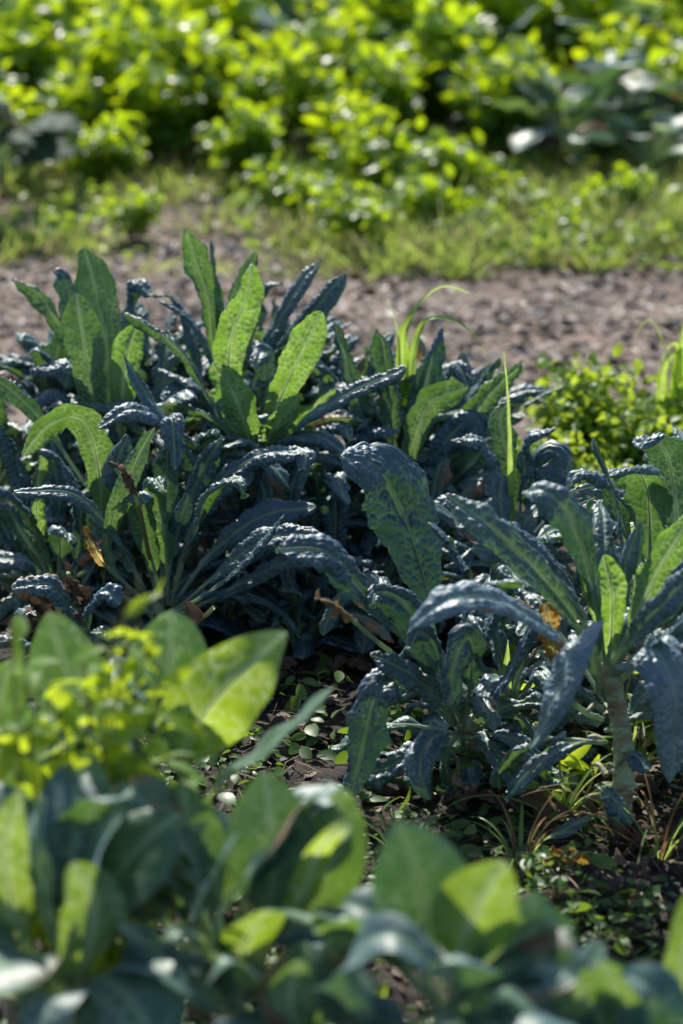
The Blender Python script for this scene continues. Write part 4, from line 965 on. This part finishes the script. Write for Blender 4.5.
for ri, (Yr, offx) in enumerate(rows):
    hw = Yr * .16 + .35; xs = np.arange(-hw + offx, hw, .47)
    for xi, x in enumerate(xs):
        if ri == 0 and x > .25: continue
        s = random.uniform(.85, 1.15) * [.52, .72, .92, 1.12, 1.3][ri]
        lb = 'sunlit yellow-green bush, %s from the left in the %s row behind the grass strip' % (ORD[xi], ORD[ri])
        dup(bp[random.randrange(4)], (x + random.uniform(-.08, .08), Yr + random.uniform(-.1, .1), 0), random.uniform(0, 6.28), s, lb, 'leafy bushes along the top')
for t in bp: remove_tree(t)
# broad-leaved plants, right and left
M_dull = leaf_mat('dull_broad_leaf', (.012, .035, .026), (.02, .05, .03), (.05, .12, .03), (.1, .2, .1), rough=.7, spec=.2, k=.12, bump=.1)
def broad(seed, label, loc, n, Lr, Wr, young, name='broad_leaved_plant', col=None):
    t = thing(name, loc, label, 'plant', 'broad-leaved plants among the bushes')
    crown = np.array(loc) + np.array([0, 0, .12]); _seed[0] = seed * 31
    plant_stem(t, np.array(loc, float), crown, .015, .012)
    auto_leaves(t, crown, n, mat=M_dull if 'dark' in label else M_collard, ribm=M_crib, shape='collard', bul=.0012, cell=.04, curl=.3, fold=.15, ruffle=.008, rlen=.1, edge=.02, veinstep=.05,
                Lr=Lr, Wr=Wr, s0=.5, droop=(40, 110), el=(40, 80), res=.012, young=young, rib=.004)
    return t
broad(3, 'broad-leaved plant with pale shining leaves at the upper right', (.95, 9.75, 0), 22, (.35, .6), (.14, .2), (0, .4))
broad(4, 'broad-leaved plant cropped by the right edge', (1.35, 9.9, 0), 22, (.35, .6), (.15, .22), (0, .4))
broad(5, 'low broad-leaved plant below the shining one on the right', (1.2, 9.4, 0), 14, (.25, .4), (.1, .15), (.2, .9))
broad(6, 'broad-leaved plant at the top centre right behind the bushes', (.55, 10.8, 0), 18, (.5, .75), (.15, .22), (0, .4))
broad(7, 'dark broad-leaved plant cropped by the left edge', (-1.32, 8.9, 0), 22, (.35, .6), (.14, .22), (0, .1))
broad(8, 'pale-topped broad leaf plant at the very top of the picture', (.0, 11.6, 0), 20, (.6, .85), (.18, .26), (0, .2))
broad(9, 'big broad-leaved plant in the upper right corner', (1.25, 11.2, 0), 24, (.5, .85), (.18, .26), (0, .3))
# grass strip
X = rng.uniform(-2.2, 2.2, 28000); Y = rng.uniform(7.3, 10.4, 28000)
dens = .42 + .75 * noise2(X + 50, Y, 41, 2.2) + .35 * noise2(X + 50, Y, 42, 6) + np.clip((X + .1) * .8, -.45, .2) + .35 * (Y > 9.0) * (X < -.6)
edge_ = 7.85 + .4 * noise1(X + 50, 43, 1.6) + .12 * noise1(X + 50, 45, 7)
kp = (dens > rng.uniform(0, 1.1, len(X))) & (Y > edge_); X, Y = X[kp], Y[kp]; n = len(X)
pos = np.stack([X, Y, np.full(n, .015)], 1); L_ = rng.uniform(.05, .17, n) * (1 + .5 * noise2(X + 50, Y, 44, 3))
V, F, k = scatter(pos, rand_dirs(n, .4, 1), rand_dirs(n, 0, .6), L_, rng.uniform(.006, .016, n), 4, .2, .35, lambda q: np.array([.8, 1, .7, .1]))
o = mesh_obj('grass', V, F, M_grass, attrs={'vein': np.zeros(len(V)), 'rim': np.zeros(len(V))}); o.color = (.35, .36, .5, 1)
tag(o, 'patchy light green grass strip between path and bushes', 'grass', kind='stuff')
X = rng.uniform(-2.2, 2.2, 9000); Y = rng.uniform(7.9, 10.2, 9000); kp = noise2(X + 50, Y, 46, 3) + np.clip(X, -.3, .4) > .1; X, Y = X[kp], Y[kp]; n = len(X)
pos = np.stack([X, Y, rng.uniform(.02, .12, n)], 1); L_ = rng.uniform(.02, .06, n)
V, F, k = scatter(pos, rand_dirs(n, -.2, .7), rand_dirs(n, .3, 1), L_, L_ * .6, 4, .2, .35)
o = mesh_obj('low_weeds', V, F, M_herb, attrs={'vein': np.zeros(len(V)), 'rim': np.zeros(len(V))}); o.color = (.5, 0, .5, 1)
tag(o, 'low leafy weeds mixed into the grass strip', 'weeds', kind='stuff')
# weedy clump in front of the bushes
wb = bush(71, .3, .28, 420, (.03, .07), mat=M_bush, young=.3, name='weed_clump', label='w', group='weed clumps on the grass strip')
for i, (x, Yc, s, lb) in enumerate([(.12, 9.1, 1.1, 'rounded green weed clump left of centre on the grass strip'), (-.15, 8.7, .8, 'low weed clump at the path edge behind the tall kale'),
                                    (.45, 9.2, .9, 'weed clump beneath the dark gap in the bushes'), (1.0, 8.8, .7, 'weed clump on the right half of the grass strip'),
                                    (-1.0, 9.6, .9, 'weed clump beside the dark broad-leaved plant'), (.75, 8.3, .5, 'small weed clump nearest the path on the right'),
                                    (.08, 8.25, .75, 'weed clump spilling to the path edge at the centre'), (.32, 8.55, .8, 'weed clump right of the one spilling to the path edge'), (-.75, 8.5, .6, 'low weed clump beyond the tall veined kale leaves')]):
    dup(wb, (x, Yc, 0), i * 1.3, s, lb)
remove_tree(wb)
# small bright curly plants behind the right kale
cu = [bush(81 + i, .26, .17, 1100, (.014, .036), mat=M_herb, young=.8, name='leafy_plant', label='c', group='small bright plants beside the path', ratio=(.7, 1), stems=12, lying=.8) for i in range(2)]
for i, (px, py, Yc, s, lb) in enumerate([(582, 470, 5.5, 1.15, 'curly bright green plant standing out against the path'), (640, 480, 5.35, .9, 'small green plant between the curly one and the right edge'),
                                     (690, 480, 5.4, 1.0, 'green plant cropped by the right edge behind the kale'), (545, 490, 5.2, .8, 'low green plant just right of the dark kale clump'),
                                     (615, 500, 5.0, .7, 'low plant directly behind the right-hand kale tips'), (670, 520, 4.8, .8, 'leafy plant in the narrow gap above the right-edge kale')]):
    p = P(px, py, Yc); dup(cu[i % 2], (p[0], Yc, 0), i * 2.1, s * .86, lb)
for t in cu: remove_tree(t)
blades('yellow-green long-leaved plant at the right edge before the path', (672, 470), [
    ([(668, 440, 0), (662, 390, 0), (668, 360, 0), (690, 345, 0)], 12, ['b', 'b'], .9),
    ([(672, 440, 0), (678, 360, 0), (672, 345, 0), (655, 372, 0)], 13, ['b', 'u'], .9),
    ([(676, 440, 0), (680, 370, 0), (684, 330, 0), (690, 310, 0)], 13, ['b', 'b'], .9),
    ([(680, 420, 0), (668, 360, 0), (650, 320, 0), (630, 345, 0)], 7, ['u', 'u'], .9),
    ([(670, 440, 0), (655, 430, 0), (640, 400, 0), (625, 420, 0)], 9, ['u', 'u'], .6)], 5.4, name='long_leaved_plant', group='yellow-green shoots')

for o in list(bpy.data.objects):
    if '_org' in o.keys(): del o['_org']
print('VERTS', sum(len(m.vertices) for m in bpy.data.meshes if m.users))
